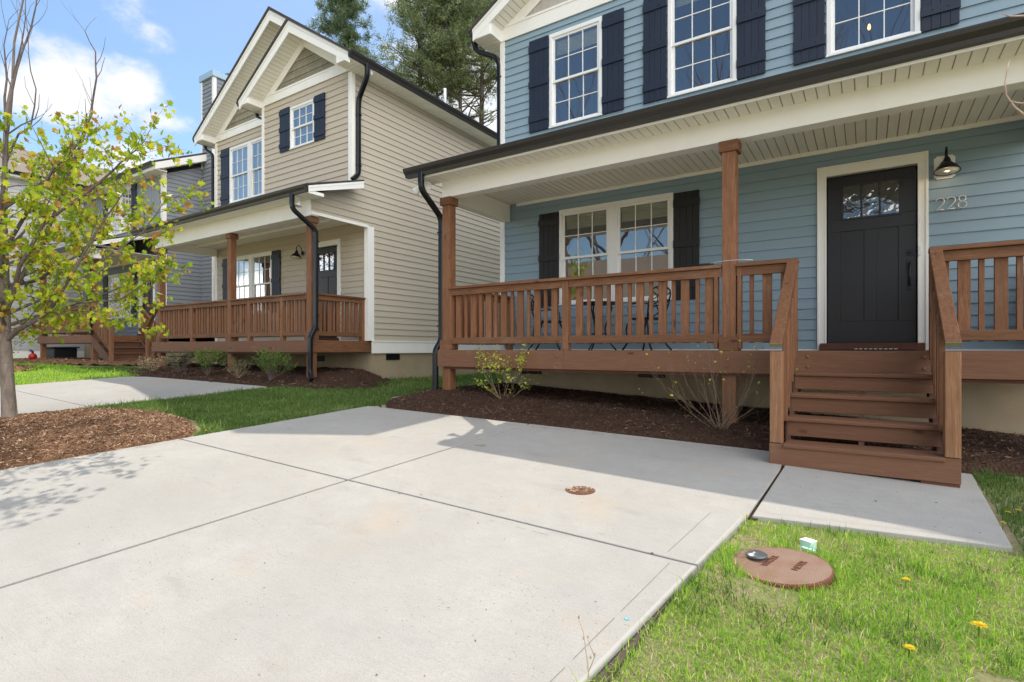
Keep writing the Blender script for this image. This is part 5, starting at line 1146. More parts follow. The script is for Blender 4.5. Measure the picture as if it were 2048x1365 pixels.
def maple():
    rr = random.Random(5); B = Vector((-8.07, 1.985, G(-8.07, 1.985)+.03)); c, s = math.cos(YAW), math.sin(YAW); Rv = Vector((c, s, 0)); Fv = Vector((-s, c, 0)); k = .00567
    T0 = thing('young_maple_tree', 'young maple with yellow-green leaves and bare upper twigs in the mulch island', 'tree', tuple(B))
    def P(px, py, d=0): return B+Rv*((px-20)*k)+Fv*d+Vector((0, 0, (848-py)*k))
    tr = MB(); trunk = [(20, 862, 0), (18, 840, 0), (15, 790, 0), (12, 740, .0), (8, 680, 0), (5, 620, .02), (0, 540, .05), (-3, 450, .06), (0, 340, .05), (10, 245, 0), (24, 170, 0), (27, 95, 0), (45, 10, 0), (62, -70, 0)]
    tr.tube([P(*q) for q in trunk], [.092, .072, .063, .059, .057, .047, .039, .031, .024, .018, .014, .011, .008, .004], 12); tr.build('trunk', 'bark', T0, smooth=True)
    limbs = [([(8, 690, 0), (40, 668, -.05), (75, 655, -.1), (110, 632, -.1), (150, 570, -.1), (190, 500, -.1), (228, 440, -.1), (262, 392, -.1)], .030),
             ([(6, 612, 0), (25, 560, .1), (50, 490, .2), (72, 400, .3), (95, 330, .3), (120, 270, .3), (138, 215, .3), (150, 140, .3), (148, 85, .3), (126, 42, .3)], .028),
             ([(4, 560, 0), (30, 470, -.2), (55, 400, -.3), (62, 300, -.3), (72, 215, -.3), (92, 140, -.3), (116, 60, -.3), (122, 36, -.3)], .024),
             ([(5, 640, 0), (50, 603, .2), (110, 607, .4), (170, 600, .5), (215, 560, .6), (262, 520, .6)], .018),
             ([(-2, 510, .05), (60, 420, .0), (120, 352, -.1), (170, 300, -.1), (196, 245, -.1), (196, 225, -.1)], .022),
             ([(6, 645, 0), (70, 545, -.2), (130, 470, -.3), (200, 420, -.3), (262, 368, -.3), (294, 338, -.3), (322, 312, -.3)], .024),
             ([(10, 245, 0), (-4, 160, .1), (-10, 90, .1), (0, 40, .1)], .014), ([(24, 170, 0), (55, 120, -.1), (65, 60, -.1), (66, -30, -.1)], .010),
             ([(0, 340, .05), (20, 270, .1), (45, 250, .1), (55, 180, .1), (40, 110, .1), (32, 20, .1)], .013),
             ([(190, 500, -.1), (235, 505, 0), (270, 470, .1), (300, 430, .1), (318, 400, .1)], .012),
             ([(110, 607, .4), (150, 640, .45), (190, 650, .5)], .009), ([(62, 300, -.3), (100, 262, -.2), (108, 215, -.2)], .009)]
    # limbs away from the camera's right-hand side, out of the frame too
    for (az, pts, r) in [(1, [(6, 620), (-60, 580), (-130, 520), (-190, 430), (-230, 350)], .028), (1, [(4, 560), (-50, 480), (-90, 380), (-120, 280), (-130, 190)], .026), (1, [(0, 500), (-40, 420), (-60, 320), (-70, 220), (-80, 100)], .02)]:
        limbs.append(([(x, y, -.1*i) for i, (x, y) in enumerate(pts)], r))
    for sg in (-1, 1):
        limbs.append(([(6, 600-20*sg, 0), (20, 560, sg*.35), (40, 500, sg*.75), (60, 430, sg*1.1), (60, 360, sg*1.3)], .026)); limbs.append(([(2, 520, 0), (-20, 470, sg*.35), (-40, 400, sg*.8), (-40, 320, sg*1.1)], .022))
        limbs.append(([(0, 430, .0), (20, 370, sg*.3), (40, 300, sg*.6), (60, 240, sg*.7)], .018)); limbs.append(([(8, 660, 0), (60, 620, sg*.4), (110, 570, sg*.9), (170, 520, sg*1.2)], .022))
    tips = []; br = MB()
    for pts, r in limbs:
        W_ = [P(*q) for q in pts]; n = len(W_); rad = [max(.0022, r*(1-.85*i/(n-1))) for i in range(n)]
        # smooth
        S_ = []; 
        for i in range(n-1):
            for t in (0, .5): S_.append(W_[i].lerp(W_[i+1], t)+Vector((rr.gauss(0, .008), rr.gauss(0, .008), rr.gauss(0, .008)))*(1 if t else 0))
        S_.append(W_[-1]); rd = [rad[0]*(1-i/(len(S_)-1))+rad[-1]*i/(len(S_)-1) for i in range(len(S_))]
        br.tube(S_, rd, 7, cap=False)
        for i in range(2, len(S_)):
            z = S_[i].z-B.z
            for _ in range(rr.choice((1, 2, 2))):
                d = (S_[i]-S_[i-1]).normalized(); a = Vector((rr.gauss(0, 1), rr.gauss(0, 1), rr.gauss(.25, .6))).normalized()
                if z < 3.25: branchy(br, tips, S_[i], d*.45+a*.75, rr.uniform(.18, .42), max(.004, rd[i]*.45), 1, rr, .5, .1, (2, 3), 3)
                elif rr.random() < .5: branchy(br, [], S_[i], d*.7+a*.4, rr.uniform(.2, .4), max(.003, rd[i]*.5), rr.choice((0, 1)), rr, .35, .3, (1, 2), 3)
    br.build('branch', 'twig', T0, smooth=True)
    cs = []
    for pts, d in tips:
        if pts[-1].z-B.z < .95: continue
        for q in pts[1:]:
            for _ in range(rr.choice((2, 3, 3, 4))): cs.append(q+Vector((rr.gauss(0, .04), rr.gauss(0, .04), rr.gauss(-.015, .035))))
    print('maple leaves', len(cs))
    cs = [q for q in cs if (q-B).dot(Rv) < 1.35 or rr.random() < .55]
    if len(cs) > 9300: cs = rr.sample(cs, 9300)
    leaves('crown', cs, .072, 'leaf', T0)
maple()
def conifer(name, label, x, y, h, r0, seed, crown0, crown1, width, mat, dens=1.0, cone=False, group=None, lean=0):
    rr = random.Random(seed); z0 = G(x, y); T0 = thing(name, label, 'tree', (x, y, z0), group); B = Vector((x, y, z0))
    tr = MB(); pts = [B+Vector((lean*t*h+.15*math.sin(t*5+seed), .1*math.sin(t*4), h*t)) for t in [i/10 for i in range(11)]]; tr.tube(pts, [max(.02, r0*(1-.93*i/10)) for i in range(11)], 9); tr.build('trunk', 'pbark', T0, smooth=True)
    br = MB(); cc = []; z = crown0
    while z < h*.995:
        t = (z-crown0)/(h-crown0); 
        if cone: L = width*(1-t)**.8*rr.uniform(.45, 1.15)+.3
        else: L = width*(.45+.75*math.sin(math.pi*min(1, t*.85+.2)))*rr.uniform(.5, 1.15)*(1 if t < .8 else (1-t)*4+.2)
        live = z > crown1
        a = rr.uniform(0, 6.28); i = min(9.99, z/h*10); base = pts[int(i)].lerp(pts[int(i)+1], i-int(i))
        dz = (rr.uniform(-.12, .12) if cone else rr.uniform(.0, .45)); d = Vector((math.cos(a), math.sin(a), dz)).normalized()
        n = 5; P_ = [base+d*L*k/n+Vector((0, 0, .05*L*(k/n)**2*(2 if not cone else 1)))+Vector((rr.gauss(0, .04), rr.gauss(0, .04), rr.gauss(0, .05)))*L*.4*(1 if k else 0) for k in range(n+1)]
        br.tube(P_, [max(.008, .018*L*(1-.8*k/n)) for k in range(n+1)], 4, cap=False)
        for k in range(1, n+1):
            if not live and rr.random() < .93: continue
            for _ in range(3 if live else 1):
                dd = Vector((rr.gauss(0, 1), rr.gauss(0, 1), rr.gauss(.1, .4))).normalized(); l = L*rr.uniform(.14, .36); e = P_[k]+dd*l
                br.tube([P_[k], P_[k].lerp(e, .5)+Vector((0, 0, .03)), e], [.010, .007, .004], 3, cap=False)
                if live or rr.random() < .12:
                    for q in (.45, .7, .9, 1.0): cc.append((P_[k].lerp(e, q), dd))
        z += (.10 if cone else .17)/dens*rr.uniform(.6, 1.4)
    br.build('branch', 'pbark', T0)
    # needle tufts
    C = np.array([tuple(c[0]) for c in cc]); per = 11 if not cone else 12; n = len(C)*per; C = np.repeat(C, per, 0)+nrs.normal(0, .10, (n, 3)); d = nrs.normal(0, 1, (n, 3)); d[:, 2] += .35; d /= np.linalg.norm(d, axis=1)[:, None]
    sd = np.cross(d, nrs.normal(0, 1, (n, 3))); sd /= np.linalg.norm(sd, axis=1)[:, None]; L = nrs.uniform(.08, .19, n)[:, None]; w = .020
    V = np.stack([C-sd*w, C+sd*w, C+d*L+sd*w*.3, C+d*L-sd*w*.3], 1).reshape(-1, 3)-np.array(B); q = np.arange(4*n).reshape(-1, 4)
    rv = np.clip(np.repeat(nrs.beta(1.6, 1.8, len(cc)), per)+nrs.normal(0, .12, n), 0, 1)
    fastmesh('crown', V, [q], rv, mat, parent=T0); print(name, n)
pines = 'pines behind the houses'
conifer('pine_tree', 'thin pine left of the two tall trunks, behind the tan roof', -21.2, 24.3, 22.5, .17, 1, 9.0, 13.6, 2.5, 'needle', 1.0, group=pines)
conifer('pine_tree', 'tall pine with straight trunk between thin and thick pines', -20.1, 25.1, 27, .22, 2, 9.0, 15.6, 2.9, 'needle', 1.0, group=pines)
conifer('pine_tree', 'thickest tall pine beside the blue roof corner', -19.1, 25.8, 28, .27, 3, 9.5, 16.2, 2.9, 'needle', .95, group=pines)
conifer('pine_tree', 'tall spreading pine left of the thin pine, behind the tan roof', -23.5, 25.2, 27, .22, 6, 10.0, 14.6, 3.1, 'needle', .95, group=pines)
conifer('evergreen_tree', 'dense cone-shaped evergreen behind the tan house ridge', -29.2, 23.9, 26.5, .3, 4, 5.5, 6, 5.2, 'needleb', .95, cone=True)
def bare_tree(name, label, x, y, h, seed, bud=None, group=None, nl=9, z0=None, depth=3, bmat='twig', spread=.5):
    rr = random.Random(seed); z0 = G(x, y) if z0 is None else z0; B = Vector((x, y, z0)); T0 = thing(name, label, 'tree', (x, y, z0), group)
    tr = MB(); P_ = [B+Vector((.03*h*math.sin(i*.9+seed), .02*h*math.cos(i+seed), h*.7*i/8)) for i in range(9)]; tr.tube(P_, [h*.014*(1-.85*i/8) for i in range(9)], 8); tr.build('trunk', bmat, T0, smooth=True)
    br = MB(); tips = []
    for i in range(nl):
        k = 2+int(6*i/nl); a = i*2.4+seed; branchy(br, tips, P_[k], Vector((math.cos(a), math.sin(a), .9)), h*.27*(1.1-.4*i/nl), h*.0055, depth, rr, spread, .35, (2, 3), 3)
    br.build('crown', bmat, T0)
    if bud:
        cs = [q+Vector((rr.gauss(0, .08), rr.gauss(0, .08), rr.gauss(0, .08))) for pts, d in tips for q in pts[1:] for _ in range(2)]
        if len(cs) > 7000: cs = rr.sample(cs, 7000)
        leaves('blossom', cs, .085, bud, T0, shape=[(0, 0), (.3, .3), (.25, .7), (0, 1), (-.25, .7), (-.3, .3)])
    return T0
bare_tree('flowering_tree', 'bare-twigged pink budding tree left of the pine trunks', -20.4, 20.6, 13.5, 21, 'pink', 'pink budding trees behind the tan roof')
bare_tree('flowering_tree', 'bare-twigged pink budding tree behind the tallest pine trunks', -22.2, 27.2, 16.5, 22, 'pink', 'pink budding trees behind the tan roof')
for i, (x, y, h) in enumerate([(-27, -30, 25), (-19, -29, 27), (-12, -31, 24), (-5, -29, 28), (3, -30, 25)]):
    bare_tree('bare_tree', ['bare tree across the road at the left end of its row, reflected in the glass', 'second bare tree from the left across the road, reflected in the glass', 'middle bare tree across the road, reflected in the upper windows', 'tallest bare tree across the road, reflected in the upper windows', 'bare tree across the road at the right end of its row'][i], x, y, h, 40+i, None, 'bare trees across the road', nl=12, z0=-1.5, depth=4, spread=.42)
def side_twig():
    # young bare tree just right of the frame; only its twig ends reach into view
    B = Vector((2.9, 3.1, G(2.9, 3.1))); T0 = thing('bare_sapling', 'bare sapling at the right edge, pinkish twigs reaching in before the porch beam', 'tree', tuple(B))
    m = MB(); m.tube([B, B+Vector((.0, .02, .8)), B+Vector((-.03, .0, 1.7)), B+Vector((.02, 0, 2.6)), B+Vector((0, .03, 3.4))], [.035, .028, .02, .012, .004], 8); m.build('trunk', 'rtwig', T0, smooth=True)
    def pt(px, py, f):
        u = (px-1024)/1081; c, s = math.cos(YAW), math.sin(YAW); return Vector((f*(u*c-s), f*(u*s+c), f*(698-py)/1081))
    tw = MB(); f = 2.5
    a = [(2210, 420), (2150, 330), (2100, 275), (2062, 240), (2030, 215), (2012, 190), (2010, 165), (2014, 140), (2020, 120)]
    tw.tube([B+Vector((-.01, 0, 1.35))]+[pt(x, y, f) for x, y in a], [.010, .008, .0065, .0055, .0048, .004, .0034, .003, .0022, .0012], 6)
    tw.tube([pt(2120, 195, f), pt(2080, 196, f), pt(2045, 207, f), pt(2030, 205, f), pt(2018, 201, f)], [.004, .0036, .0032, .0026, .0018], 6)
    tw.tube([B+Vector((-.01, 0, 1.9)), pt(2200, 60, f), pt(2120, 28, f), pt(2048, 32, f), pt(2020, 33, f), pt(2004, 27, f)], [.007, .006, .0048, .0042, .0036, .002], 6)
    tw.tube([pt(2062, 240, f), pt(2120, 195, f)], [.004, .003], 6)
    for z, d in ((1.0, (.6, .3, .5)), (1.5, (.5, -.4, .6)), (2.0, (.3, .6, .8)), (2.5, (.4, -.2, .9))): branchy(tw, [], B+Vector((0, 0, z)), d, .6, .008, 1, random.Random(int(z*10)), .4, .3, (2, 3), 3)
    tw.build('branch', 'rtwig', T0, smooth=True)
side_twig()

def shrub(name, label, x, y, z, h, w, seed, mat, twigm, dens, group=None, tw=14, leaf=.02, ball=False, depth=2, up=.3):
    rr = random.Random(seed); B = Vector((x, y, z)); T0 = thing(name, label, 'shrub', (x, y, z), group); br = MB(); tips = []
    for i in range(tw):
        a = i*2.4+rr.random(); el = rr.uniform(.35, 1.3); d = Vector((math.cos(a)*w/h, math.sin(a)*w/h*.8, el)).normalized()
        branchy(br, tips, B+Vector((rr.gauss(0, .02), rr.gauss(0, .02), -.02)), d, h*.6, .0036, depth, rr, .38, up, (2, 3), 3)
    br.build('stem', twigm, T0)
    cs = []
    for pts, d in tips:
        for q in pts[1:]:
            for _ in range(dens if dens >= 1 else (1 if rr.random() < dens else 0)):
                cs.append(q+Vector((rr.gauss(0, .012), rr.gauss(0, .012), rr.gauss(0, .012))))
    if len(cs) > 9000: cs = rr.sample(cs, 9000)
    if cs: leaves('foliage', cs, leaf, mat, T0, hang=-.3, shape=[(0, 0), (.28, .3), (.25, .65), (0, 1), (-.25, .65), (-.28, .3)], jit=.8)
    return T0
shrub('azalea_shrub', 'sparse shrub with yellow-green new leaves before the left end of the blue porch', -4.05, 5.92, -.74, .72, .55, 3, 'bud', 'straw', 2, tw=8, leaf=.036, depth=2, up=.15)
shrub('bare_shrub', 'leafless twiggy shrub before the middle post of the blue porch', -1.25, 5.78, -.83, .82, .55, 8, 'bud', 'drytwig', .03, tw=20, leaf=.03, depth=3, up=.3)
sg = 'small shrubs along the tan porch'
shrub('boxwood_shrub', 'dry beige shrub at the left end of the tan porch bed', -13.5, 5.75, -.50, .38, .5, 11, 'straw', 'straw', 2, sg, 12, .03, True)
shrub('boxwood_shrub', 'grey-green loose shrub second from the left before the tan porch', -12.75, 5.98, -.5, .48, .46, 12, 'shrubd', 'twig', 2, sg, 14, .026, True)
shrub('boxwood_shrub', 'round bright green shrub third from the left before the tan porch', -11.6, 5.98, -.53, .48, .30, 13, 'shrubg', 'twig', 4, sg, 18, .026, True)
shrub('boxwood_shrub', 'thin twiggy shrub fourth from the left before the tan porch', -10.45, 5.98, -.56, .36, .38, 14, 'shrubd', 'straw', 1, sg, 14, .026, True)
shrub('boxwood_shrub', 'largest round green shrub nearest the tan porch corner', -9.45, 6.05, -.58, .52, .36, 15, 'shrubg', 'twig', 3, sg, 20, .026, True)
shrub('young_shrub', 'small pale-leaved shrub beyond the maple trunk by the pale house', -20.6, 4.9, -.45, .95, .5, 16, 'shrubg', 'straw', 1, None, 10, .05, True)

# small things on the ground ------------------------------------------
def smalls():
    # water meter cover in the near lawn
    cx, cy = -.35, 2.90; z = G(cx, cy)-.010; Rt = Matrix.Rotation(R(3), 3, 'X') @ Matrix.Rotation(R(-3), 3, 'Y')
    t = thing('meter_cover', 'rusty round meter cover lying in the near lawn', 'cover', (cx, cy, z-.03))
    m = MB(); m.lathe([(.216, .0005), (.212, .002), (0, .002)], (cx, cy, z), 48, Rt); m.build('lid', 'rust', t)
    m = MB(); m.lathe([(.205, -.16), (.220, -.16), (.221, -.004), (.2165, .0015)], (cx, cy, z), 36, Rt); m.build('rim', 'rustd', t)
    m = MB(); m.lathe([(.05, .0), (.052, .006), (.042, .013), (.020, .016), (.018, .020), (0, .020)], (cx-.115, cy+.035, z+.008), 24, Rt); m.build('reader_cap', 'dome', t, smooth=True)
    for s, ox, oy in (('WATER', -.055, -.055), ('METER', .075, -.055)):
        cu = bpy.data.curves.new('lettering', 'FONT'); cu.body = s; cu.size = .042; cu.extrude = .0015; cu.align_x = 'LEFT'
        o = bpy.data.objects.new('lettering', cu); COL.objects.link(o); bpy.context.view_layer.update(); me = bpy.data.meshes.new_from_object(o); bpy.data.objects.remove(o)
        me.materials.append(M['rustd']); ob = bpy.data.objects.new('lettering', me); COL.objects.link(ob); ob.parent = t; ob.location = Rt @ Vector((ox, oy, 0))+Vector((0, 0, .0345)); ob.rotation_euler = (Rt.to_4x4() @ Matrix.Rotation(R(75), 4, 'Z')).to_euler()
    m = MB(); m.lathe([(.012, 0), (.012, .0035), (0, .0035)], (cx+.125, cy-.035, z-.002), 12, Rt); m.lathe([(.012, 0), (.012, .0035), (0, .0035)], (cx+.155, cy-.02, z-.003), 12, Rt); m.build('key_hole', 'black', t)
    # cleanout lid set in the driveway
    cx, cy = -1.655, 3.37; z = G(cx, cy); t = thing('cleanout_lid', 'small round rusty lid sunk in the concrete driveway', 'lid', (cx, cy, z))
    m = MB(); m.lathe([(.088, -.0), (.098, .003), (.104, .002), (.106, -.01)], (cx, cy, z), 32); m.build('rim', 'rustd', t)
    m = MB(); m.lathe([(.09, .0015), (0, .0025)], (cx, cy, z), 32); m.build('lid', 'mulchl', t)
    m = MB()
    for i in range(120):
        a = rng.uniform(0, 6.28); q = .085*math.sqrt(rng.random()); b = rng.uniform(0, 3.14); l = rng.uniform(.005, .012); X, Y_ = cx+q*math.cos(a), cy+q*math.sin(a)
        m.beam((X-l*math.cos(b), Y_-l*math.sin(b), z+.004), (X+l*math.cos(b), Y_+l*math.sin(b), z+.004+rng.uniform(0, .006)), .004, .003)
    m.build('debris', 'chipl', t)
    # small plastic box in the grass
    t = thing('marker_box', 'small white and teal plastic box in the grass by the walkway', 'box', (-.26, 3.24, G(-.26, 3.24)-.03)); z = G(-.26, 3.24)-.03
    q = Matrix.Rotation(R(-28), 3, 'Z'); o = Vector((-.26, 3.235, z))
    def bx(mb, a, b, c, d, e, f): mb.prism([o+q @ Vector(v) for v in ((a, c, e), (b, c, e), (b, d, e), (a, d, e))], (0, 0, f-e)); return mb
    bx(MB(), -.030, .030, -.026, .026, .0, .040).build('body', 'teallight', t, bevel=.004); bx(MB(), -.032, .032, -.028, .028, .040, .046).build('cap', 'whiteplast', t, bevel=.002); bx(MB(), -.01, .06, -.05, -.028, .0, .016).build('foot', 'teallight', t, bevel=.003)
    # splash stone
    t = MB(); 
    for i in range(5): t.lathe([(.0, 0), (.09, .0), (.10, .02), (.07, .04), (0, .045)], (-5.98+i*.10, 5.93+.02*(i % 2), G(-5.9, 5.9)-.02), 7, Matrix.Rotation(i*1.1, 3, 'Z') @ Matrix.Scale(1.3, 3, Vector((1, 0, 0))))
    tag(t.build('splash_block', 'stone'), 'flat pale stone splash block at the foot of the blue porch downspout', 'stone')
    # far things
    z = -.42+.02; t = thing('storage_bin', 'dark plastic bin seen beneath the grey house porch', 'bin', (-25.3, 7.7, z))
    m = MB(); m.prism([(-25.85, 7.3, z), (-24.85, 7.3, z), (-24.80, 7.3, z+.42), (-25.9, 7.3, z+.42)], (0, .7, 0)); m.build('body', 'bin', t, bevel=.03); m = MB(); m.box(-25.95, -24.75, 7.24, 8.06, z+.42, z+.47); m.build('lid', 'bin', t, bevel=.02)
    z = G(-22.3, 5.95)+.06; t = thing('rubber_ball', 'bright red ball at the foot of the grey house porch post', 'ball', (-22.6, 6.1, z))
    m = MB(); m.lathe([(.11*math.sin(R(k*15)), .11-.11*math.cos(R(k*15))) for k in range(13)], (-22.6, 6.1, z), 20); m.build('ball', 'red', t, smooth=True)
    m = MB(); m.tube([(-22.6, 6.1, z+.20), (-22.62, 6.1, z+.28), (-22.75, 6.08, z+.31), (-22.85, 6.08, z+.27)], [.03, .035, .03, .008], 8); m.build('handle', 'black', t, smooth=True)
    # dandelions
    L = [(.35, 2.68, .03, 'big yellow dandelion in the near right lawn'), (.12, 2.36, .022, 'yellow dandelion in the near lawn below the big one'), (.14, 2.97, .02, 'small yellow dandelion right of the meter cover'), (-.60, 3.43, .012, 'tiny dandelion at the driveway corner beside the walkway'),
         (.76, 4.42, .02, 'dandelion in the shaded lawn right of the walkway, farthest from the walkway'), (.70, 4.34, .018, 'dandelion between two others in the shaded lawn'), (.64, 4.10, .018, 'dandelion at the right edge of the walkway'),
         (-5.35, 2.95, .018, 'dandelion on the lawn strip nearest the driveway corner'), (-5.72, 3.75, .018, 'dandelion on the lawn strip edge, middle of three'), (-5.76, 4.2, .018, 'dandelion on the lawn strip edge, farthest of three')]
    for x, y, r, lab in L:
        if x < -5.3: x -= .05 if x < -5.5 else .4
        z = G(x, y)-.03; t = thing('dandelion', lab, 'flower', (x, y, z), 'yellow dandelions in the lawns')
        m = MB(); m.tube([(x, y, z), (x+.004, y, z+.05)], .0022, 5); m.build('stem', 'shrubg', t)
        m = MB()
        for k in range(40):
            a = k*2.4; q = r*math.sqrt(k/40); w = r*.16; dx, dy = math.cos(a), math.sin(a)
            m.add([(x+.004+dx*q*.3-dy*w, y+dy*q*.3+dx*w, z+.052), (x+.004+dx*q*.3+dy*w, y+dy*q*.3-dx*w, z+.052), (x+.004+dx*(q+r*.15), y+dy*(q+r*.15), z+.052+(r-q)*.45)], [(0, 1, 2)])
        m.build('petals', 'yellow', t)
    # dry twig lying on the concrete
    x, y = -3.05, 4.0; m = MB()
    for a, b in (((0, 0), (.12, .03)), ((.05, .01), (.09, .07)), ((.07, .02), (.14, -.02)), ((.03, .01), (-.02, .05))): m.tube([(x+a[0], y+a[1], G(x, y)+.006), (x+(a[0]+b[0])/2, y+(a[1]+b[1])/2+.008, G(x, y)+.012), (x+b[0], y+b[1], G(x, y)+.006)], [.002, .0018, .001], 4)
    tag(m.build('dry_twig', 'straw'), 'small dry twig lying on the sunlit driveway', 'twig')
    # dead weed stalk at the near slab edge
    x, y = -.76, 1.62; z = G(x, y); t = thing('dry_weed', 'dead brown weed stalk at the near driveway edge', 'weed', (x, y, z)); m = MB()
    m.tube([(x, y, z-.03), (x-.01, y-.0, z+.06), (x-.035, y+.02, z+.14), (x-.05, y+.02, z+.17)], [.0025, .002, .0016, .001], 5); m.tube([(x-.005, y, z+.02), (x+.012, y+.01, z+.07), (x-.012, y+.01, z+.12)], [.0016, .0014, .001], 5)
    for p in ((-.05, .02, .172), (-.012, .01, .122), (-.03, .016, .11), (.0, .005, .06), (.012, .01, .07)): m.lathe([(0, 0), (.004, .004), (.003, .011), (0, .015)], (x+p[0], y+p[1], z+p[2]), 6)
    m.build('stalk', 'straw', t)
    x, y = -.79, 2.02; m = MB(); m.lathe([(.012, 0), (.009, .004), (0, .006)], (x, y, G(x, y)), 5); tag(m.build('plastic_scrap', 'teal'), 'tiny teal plastic scrap on the near driveway margin', 'scrap')
smalls()

# ------------------------------------------------------------------ grass
def blades(label, mask, box, n, h, w, mat, hbase=-.03, seed=0, patch=1.6, dry=.0, clump=.6, lean=.6):
    r = np.random.RandomState(seed); x = r.uniform(box[0], box[1], n*2); y = r.uniform(box[2], box[3], n*2)
    pn = noise2(x, y, patch, seed+1)*.5+noise2(x, y, patch*4, seed+2)*.5
    k = mask(x, y) & (r.uniform(-1, 1, n*2)*clump < pn+.35); x, y, pn = x[k][:n], y[k][:n], pn[k][:n]; m = len(x)
    z = g(x, y)+hbase; hh = h*r.gamma(6, 1/6., m)*(1+.35*np.clip(pn, -1, 1)); a = r.uniform(0, 6.28, m); b = a+r.normal(0, .8, m); ln = np.abs(r.normal(lean, lean*.55, m)); ww = w*r.uniform(.6, 1.3, m)
    sx, sy = np.cos(a)*ww/2, np.sin(a)*ww/2; dx, dy = np.cos(b+1.57)*hh*ln, np.sin(b+1.57)*hh*ln
    v = np.stack([np.stack([x-sx, y-sy, z], 1), np.stack([x+sx, y+sy, z], 1), np.stack([x+sx*.8+dx*.35, y+sy*.8+dy*.35, z+hh*.6/(1+ln*.5)], 1), np.stack([x-sx*.8+dx*.35, y-sy*.8+dy*.35, z+hh*.6/(1+ln*.5)], 1), np.stack([x+dx, y+dy, z+hh/(1+ln*ln*.8)], 1)], 1).reshape(-1, 3)
    i = np.arange(m)[:, None]*5; q = i+np.array([[0, 1, 2, 3]]); t = i+np.array([[3, 2, 4]])
    rv = np.clip(r.beta(2, 2.6, m)*.8+.18*(-pn)+np.where(r.uniform(0, 1, m) < dry, .5, 0), 0, 1)
    fastmesh('grass', v, [q, t], np.concatenate([rv, rv]), mat, 'stuff', label, 'grass'); print('grass', m)
def exr(y): return np.where(y < 3.6, -.79+(y-1.3)*.0835, -.598)
wf = lambda x: 3.50+(x+.555)*.198
cover = lambda x, y: (np.hypot(x+.35, y-2.90) > .215) & (np.hypot(x+.27, y-3.22) > .06)
m0 = lambda x, y: (x > exr(y)+.012) & (y < np.where(x < .63, wf(x)-.015, 5.5)) & cover(x, y) & ~((y < 2.2) & (x > .05) & (y < 2.5)) & ~((x > .3) & (y < 2.42)) & ~((x < -.25) & (x > -.5) & (y > 2.50) & (y < 2.70) & (np.random.RandomState(5).uniform(0, 1, x.shape) < .75))
m1 = lambda x, y: m0(x, y) & ~((noise2(x, y, 2.6, 50)+.5*noise2(x, y, 8, 51) < -.42) & (np.random.RandomState(6).uniform(0, 1, x.shape) < .8))
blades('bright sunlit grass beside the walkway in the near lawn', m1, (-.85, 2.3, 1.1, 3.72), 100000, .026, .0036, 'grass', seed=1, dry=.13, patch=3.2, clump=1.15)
blades('dry straw thatch lying among the near grass', m0, (-.85, 2.3, 1.1, 3.72), 20000, .03, .0026, 'straw', seed=9, patch=4.0, clump=2.0, lean=2.2)
blades('longer grass tufts along the near driveway edge', lambda x, y: m1(x, y) & ((x < exr(y)+.06) | (np.hypot(x+.35, y-2.9) < .29)), (-.85, .2, 1.2, 3.6), 8000, .055, .0045, 'grass', seed=2, dry=.05, patch=6, clump=1.2)
blades('deeper green tufts scattered in the near lawn', lambda x, y: m1(x, y) & (noise2(x, y, 7, 33) > .3), (-.85, 2.3, 1.1, 3.72), 24000, .042, .0045, 'shadegrass', seed=12, patch=5, clump=1.4, lean=.5)
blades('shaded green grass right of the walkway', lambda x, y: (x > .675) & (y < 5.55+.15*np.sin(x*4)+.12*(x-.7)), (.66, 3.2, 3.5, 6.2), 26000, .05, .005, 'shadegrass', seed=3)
m3 = lambda x, y: ((x < -5.69) & (x > -8.70)) & (y > 2.7) & ~(inside(x, y, [(-5.68, -3), (-5.68, 2.78), (-6.0, 3.03), (-6.6, 3.27), (-7.5, 3.36), (-8.2, 3.2), (-8.66, 2.85), (-8.70, 2.3), (-8.70, -3)])[0]) & ~((x > -5.75) & (y > 5.45)) & ~((y > 6.4) & (x < -7.6) & (y < 8.0)) & ~((x < -7.9) & (y > 5.95) & (y < 8.05))
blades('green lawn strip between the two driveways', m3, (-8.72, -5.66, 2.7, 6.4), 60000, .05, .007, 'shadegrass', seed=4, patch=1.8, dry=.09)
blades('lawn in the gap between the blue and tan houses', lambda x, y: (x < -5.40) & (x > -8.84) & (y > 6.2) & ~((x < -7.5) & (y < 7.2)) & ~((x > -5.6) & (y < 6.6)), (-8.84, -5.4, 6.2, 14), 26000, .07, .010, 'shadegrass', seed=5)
blades('far lawn beyond the tan house driveway', lambda x, y: (x < -12.7) & ~inside(x, y, [(-19.2, 3.2), (-17.3, 3.2), (-16.5, 3.8), (-16.2, 4.3), (-16.9, 4.7), (-19.5, 4.8)])[0] & (y < 5.35) & ~((x < -22) & (y > 5)), (-24, -12.7, 1.0, 5.9), 40000, .055, .014, 'grass', seed=6, patch=1.2)
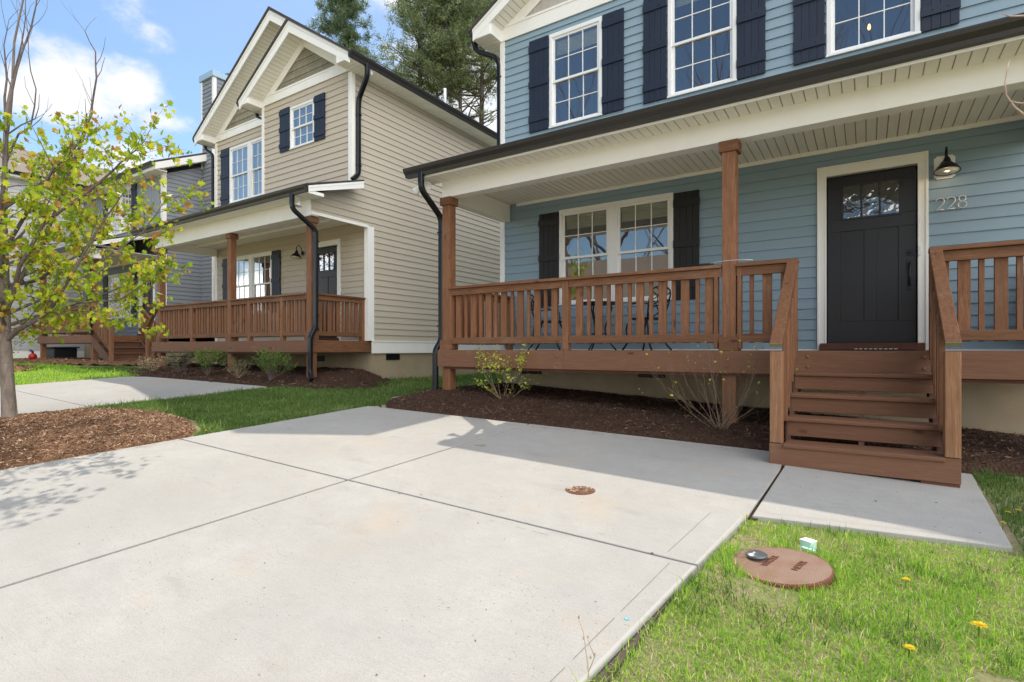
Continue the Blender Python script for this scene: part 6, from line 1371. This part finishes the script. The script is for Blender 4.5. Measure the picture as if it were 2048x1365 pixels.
blades('grass between the tan and grey houses', lambda x, y: y > 5.2, (-16.2, -13.2, 5.2, 6.2), 5000, .05, .012, 'shadegrass', seed=7)
def crumbs():
    r = np.random.RandomState(77); n = 340; x = r.uniform(-5.6, -.85, n); y = 1.0+4.1*r.uniform(0, 1, n)**1.2; x[:60] = r.uniform(-.5, .6, 60); y[:60] = r.uniform(3.8, 5.0, 60)
    z = g(x, y)+.0015; s_ = r.uniform(.0015, .006, n)*np.where(r.uniform(0, 1, n) < .06, 2.2, 1); a = r.uniform(0, 3.14, n); dx, dy = np.cos(a)*s_, np.sin(a)*s_
    v = np.stack([np.stack([x-dx, y-dy, z], 1), np.stack([x+dy*.5, y-dx*.5, z+s_*.3], 1), np.stack([x+dx, y+dy, z], 1), np.stack([x-dy*.5, y+dx*.5, z+s_*.5], 1)], 1).reshape(-1, 3)
    fastmesh('litter', v, [np.arange(4*n).reshape(-1, 4)], r.uniform(0, 1, n), 'chipd', 'stuff', 'specks of bark and grit scattered on the concrete', 'litter')
def spill():
    r = np.random.RandomState(78); n = 420; x = np.concatenate([r.uniform(-5.3, -.75, 260), r.uniform(-5.66, -5.3, 160)]); y = np.concatenate([5.06+.035*(x[:260]+5)-np.abs(r.normal(0, .06, 260)), r.uniform(.8, 2.75, 160)]); x[260:] = -5.66+np.abs(r.normal(0, .07, 160))
    z = g(x, y)+.003; a = r.uniform(0, 6.28, n); L = r.uniform(.005, .02, n); dx, dy = np.cos(a)*L, np.sin(a)*L; w = .12
    v = np.stack([np.stack([x-dx+dy*w, y-dy-dx*w, z], 1), np.stack([x+dx+dy*w, y+dy-dx*w, z+.002], 1), np.stack([x+dx-dy*w, y+dy+dx*w, z+.003], 1), np.stack([x-dx-dy*w, y-dy+dx*w, z], 1)], 1).reshape(-1, 3)
    fastmesh('spilled_mulch', v, [np.arange(4*n).reshape(-1, 4)], r.uniform(0, 1, n), 'chipl', 'stuff', 'loose mulch chips spilled onto the driveway edges', 'mulch')
spill()
crumbs()
print('done', sum(len(o.data.polygons) for o in COL.objects if o.type == 'MESH'))
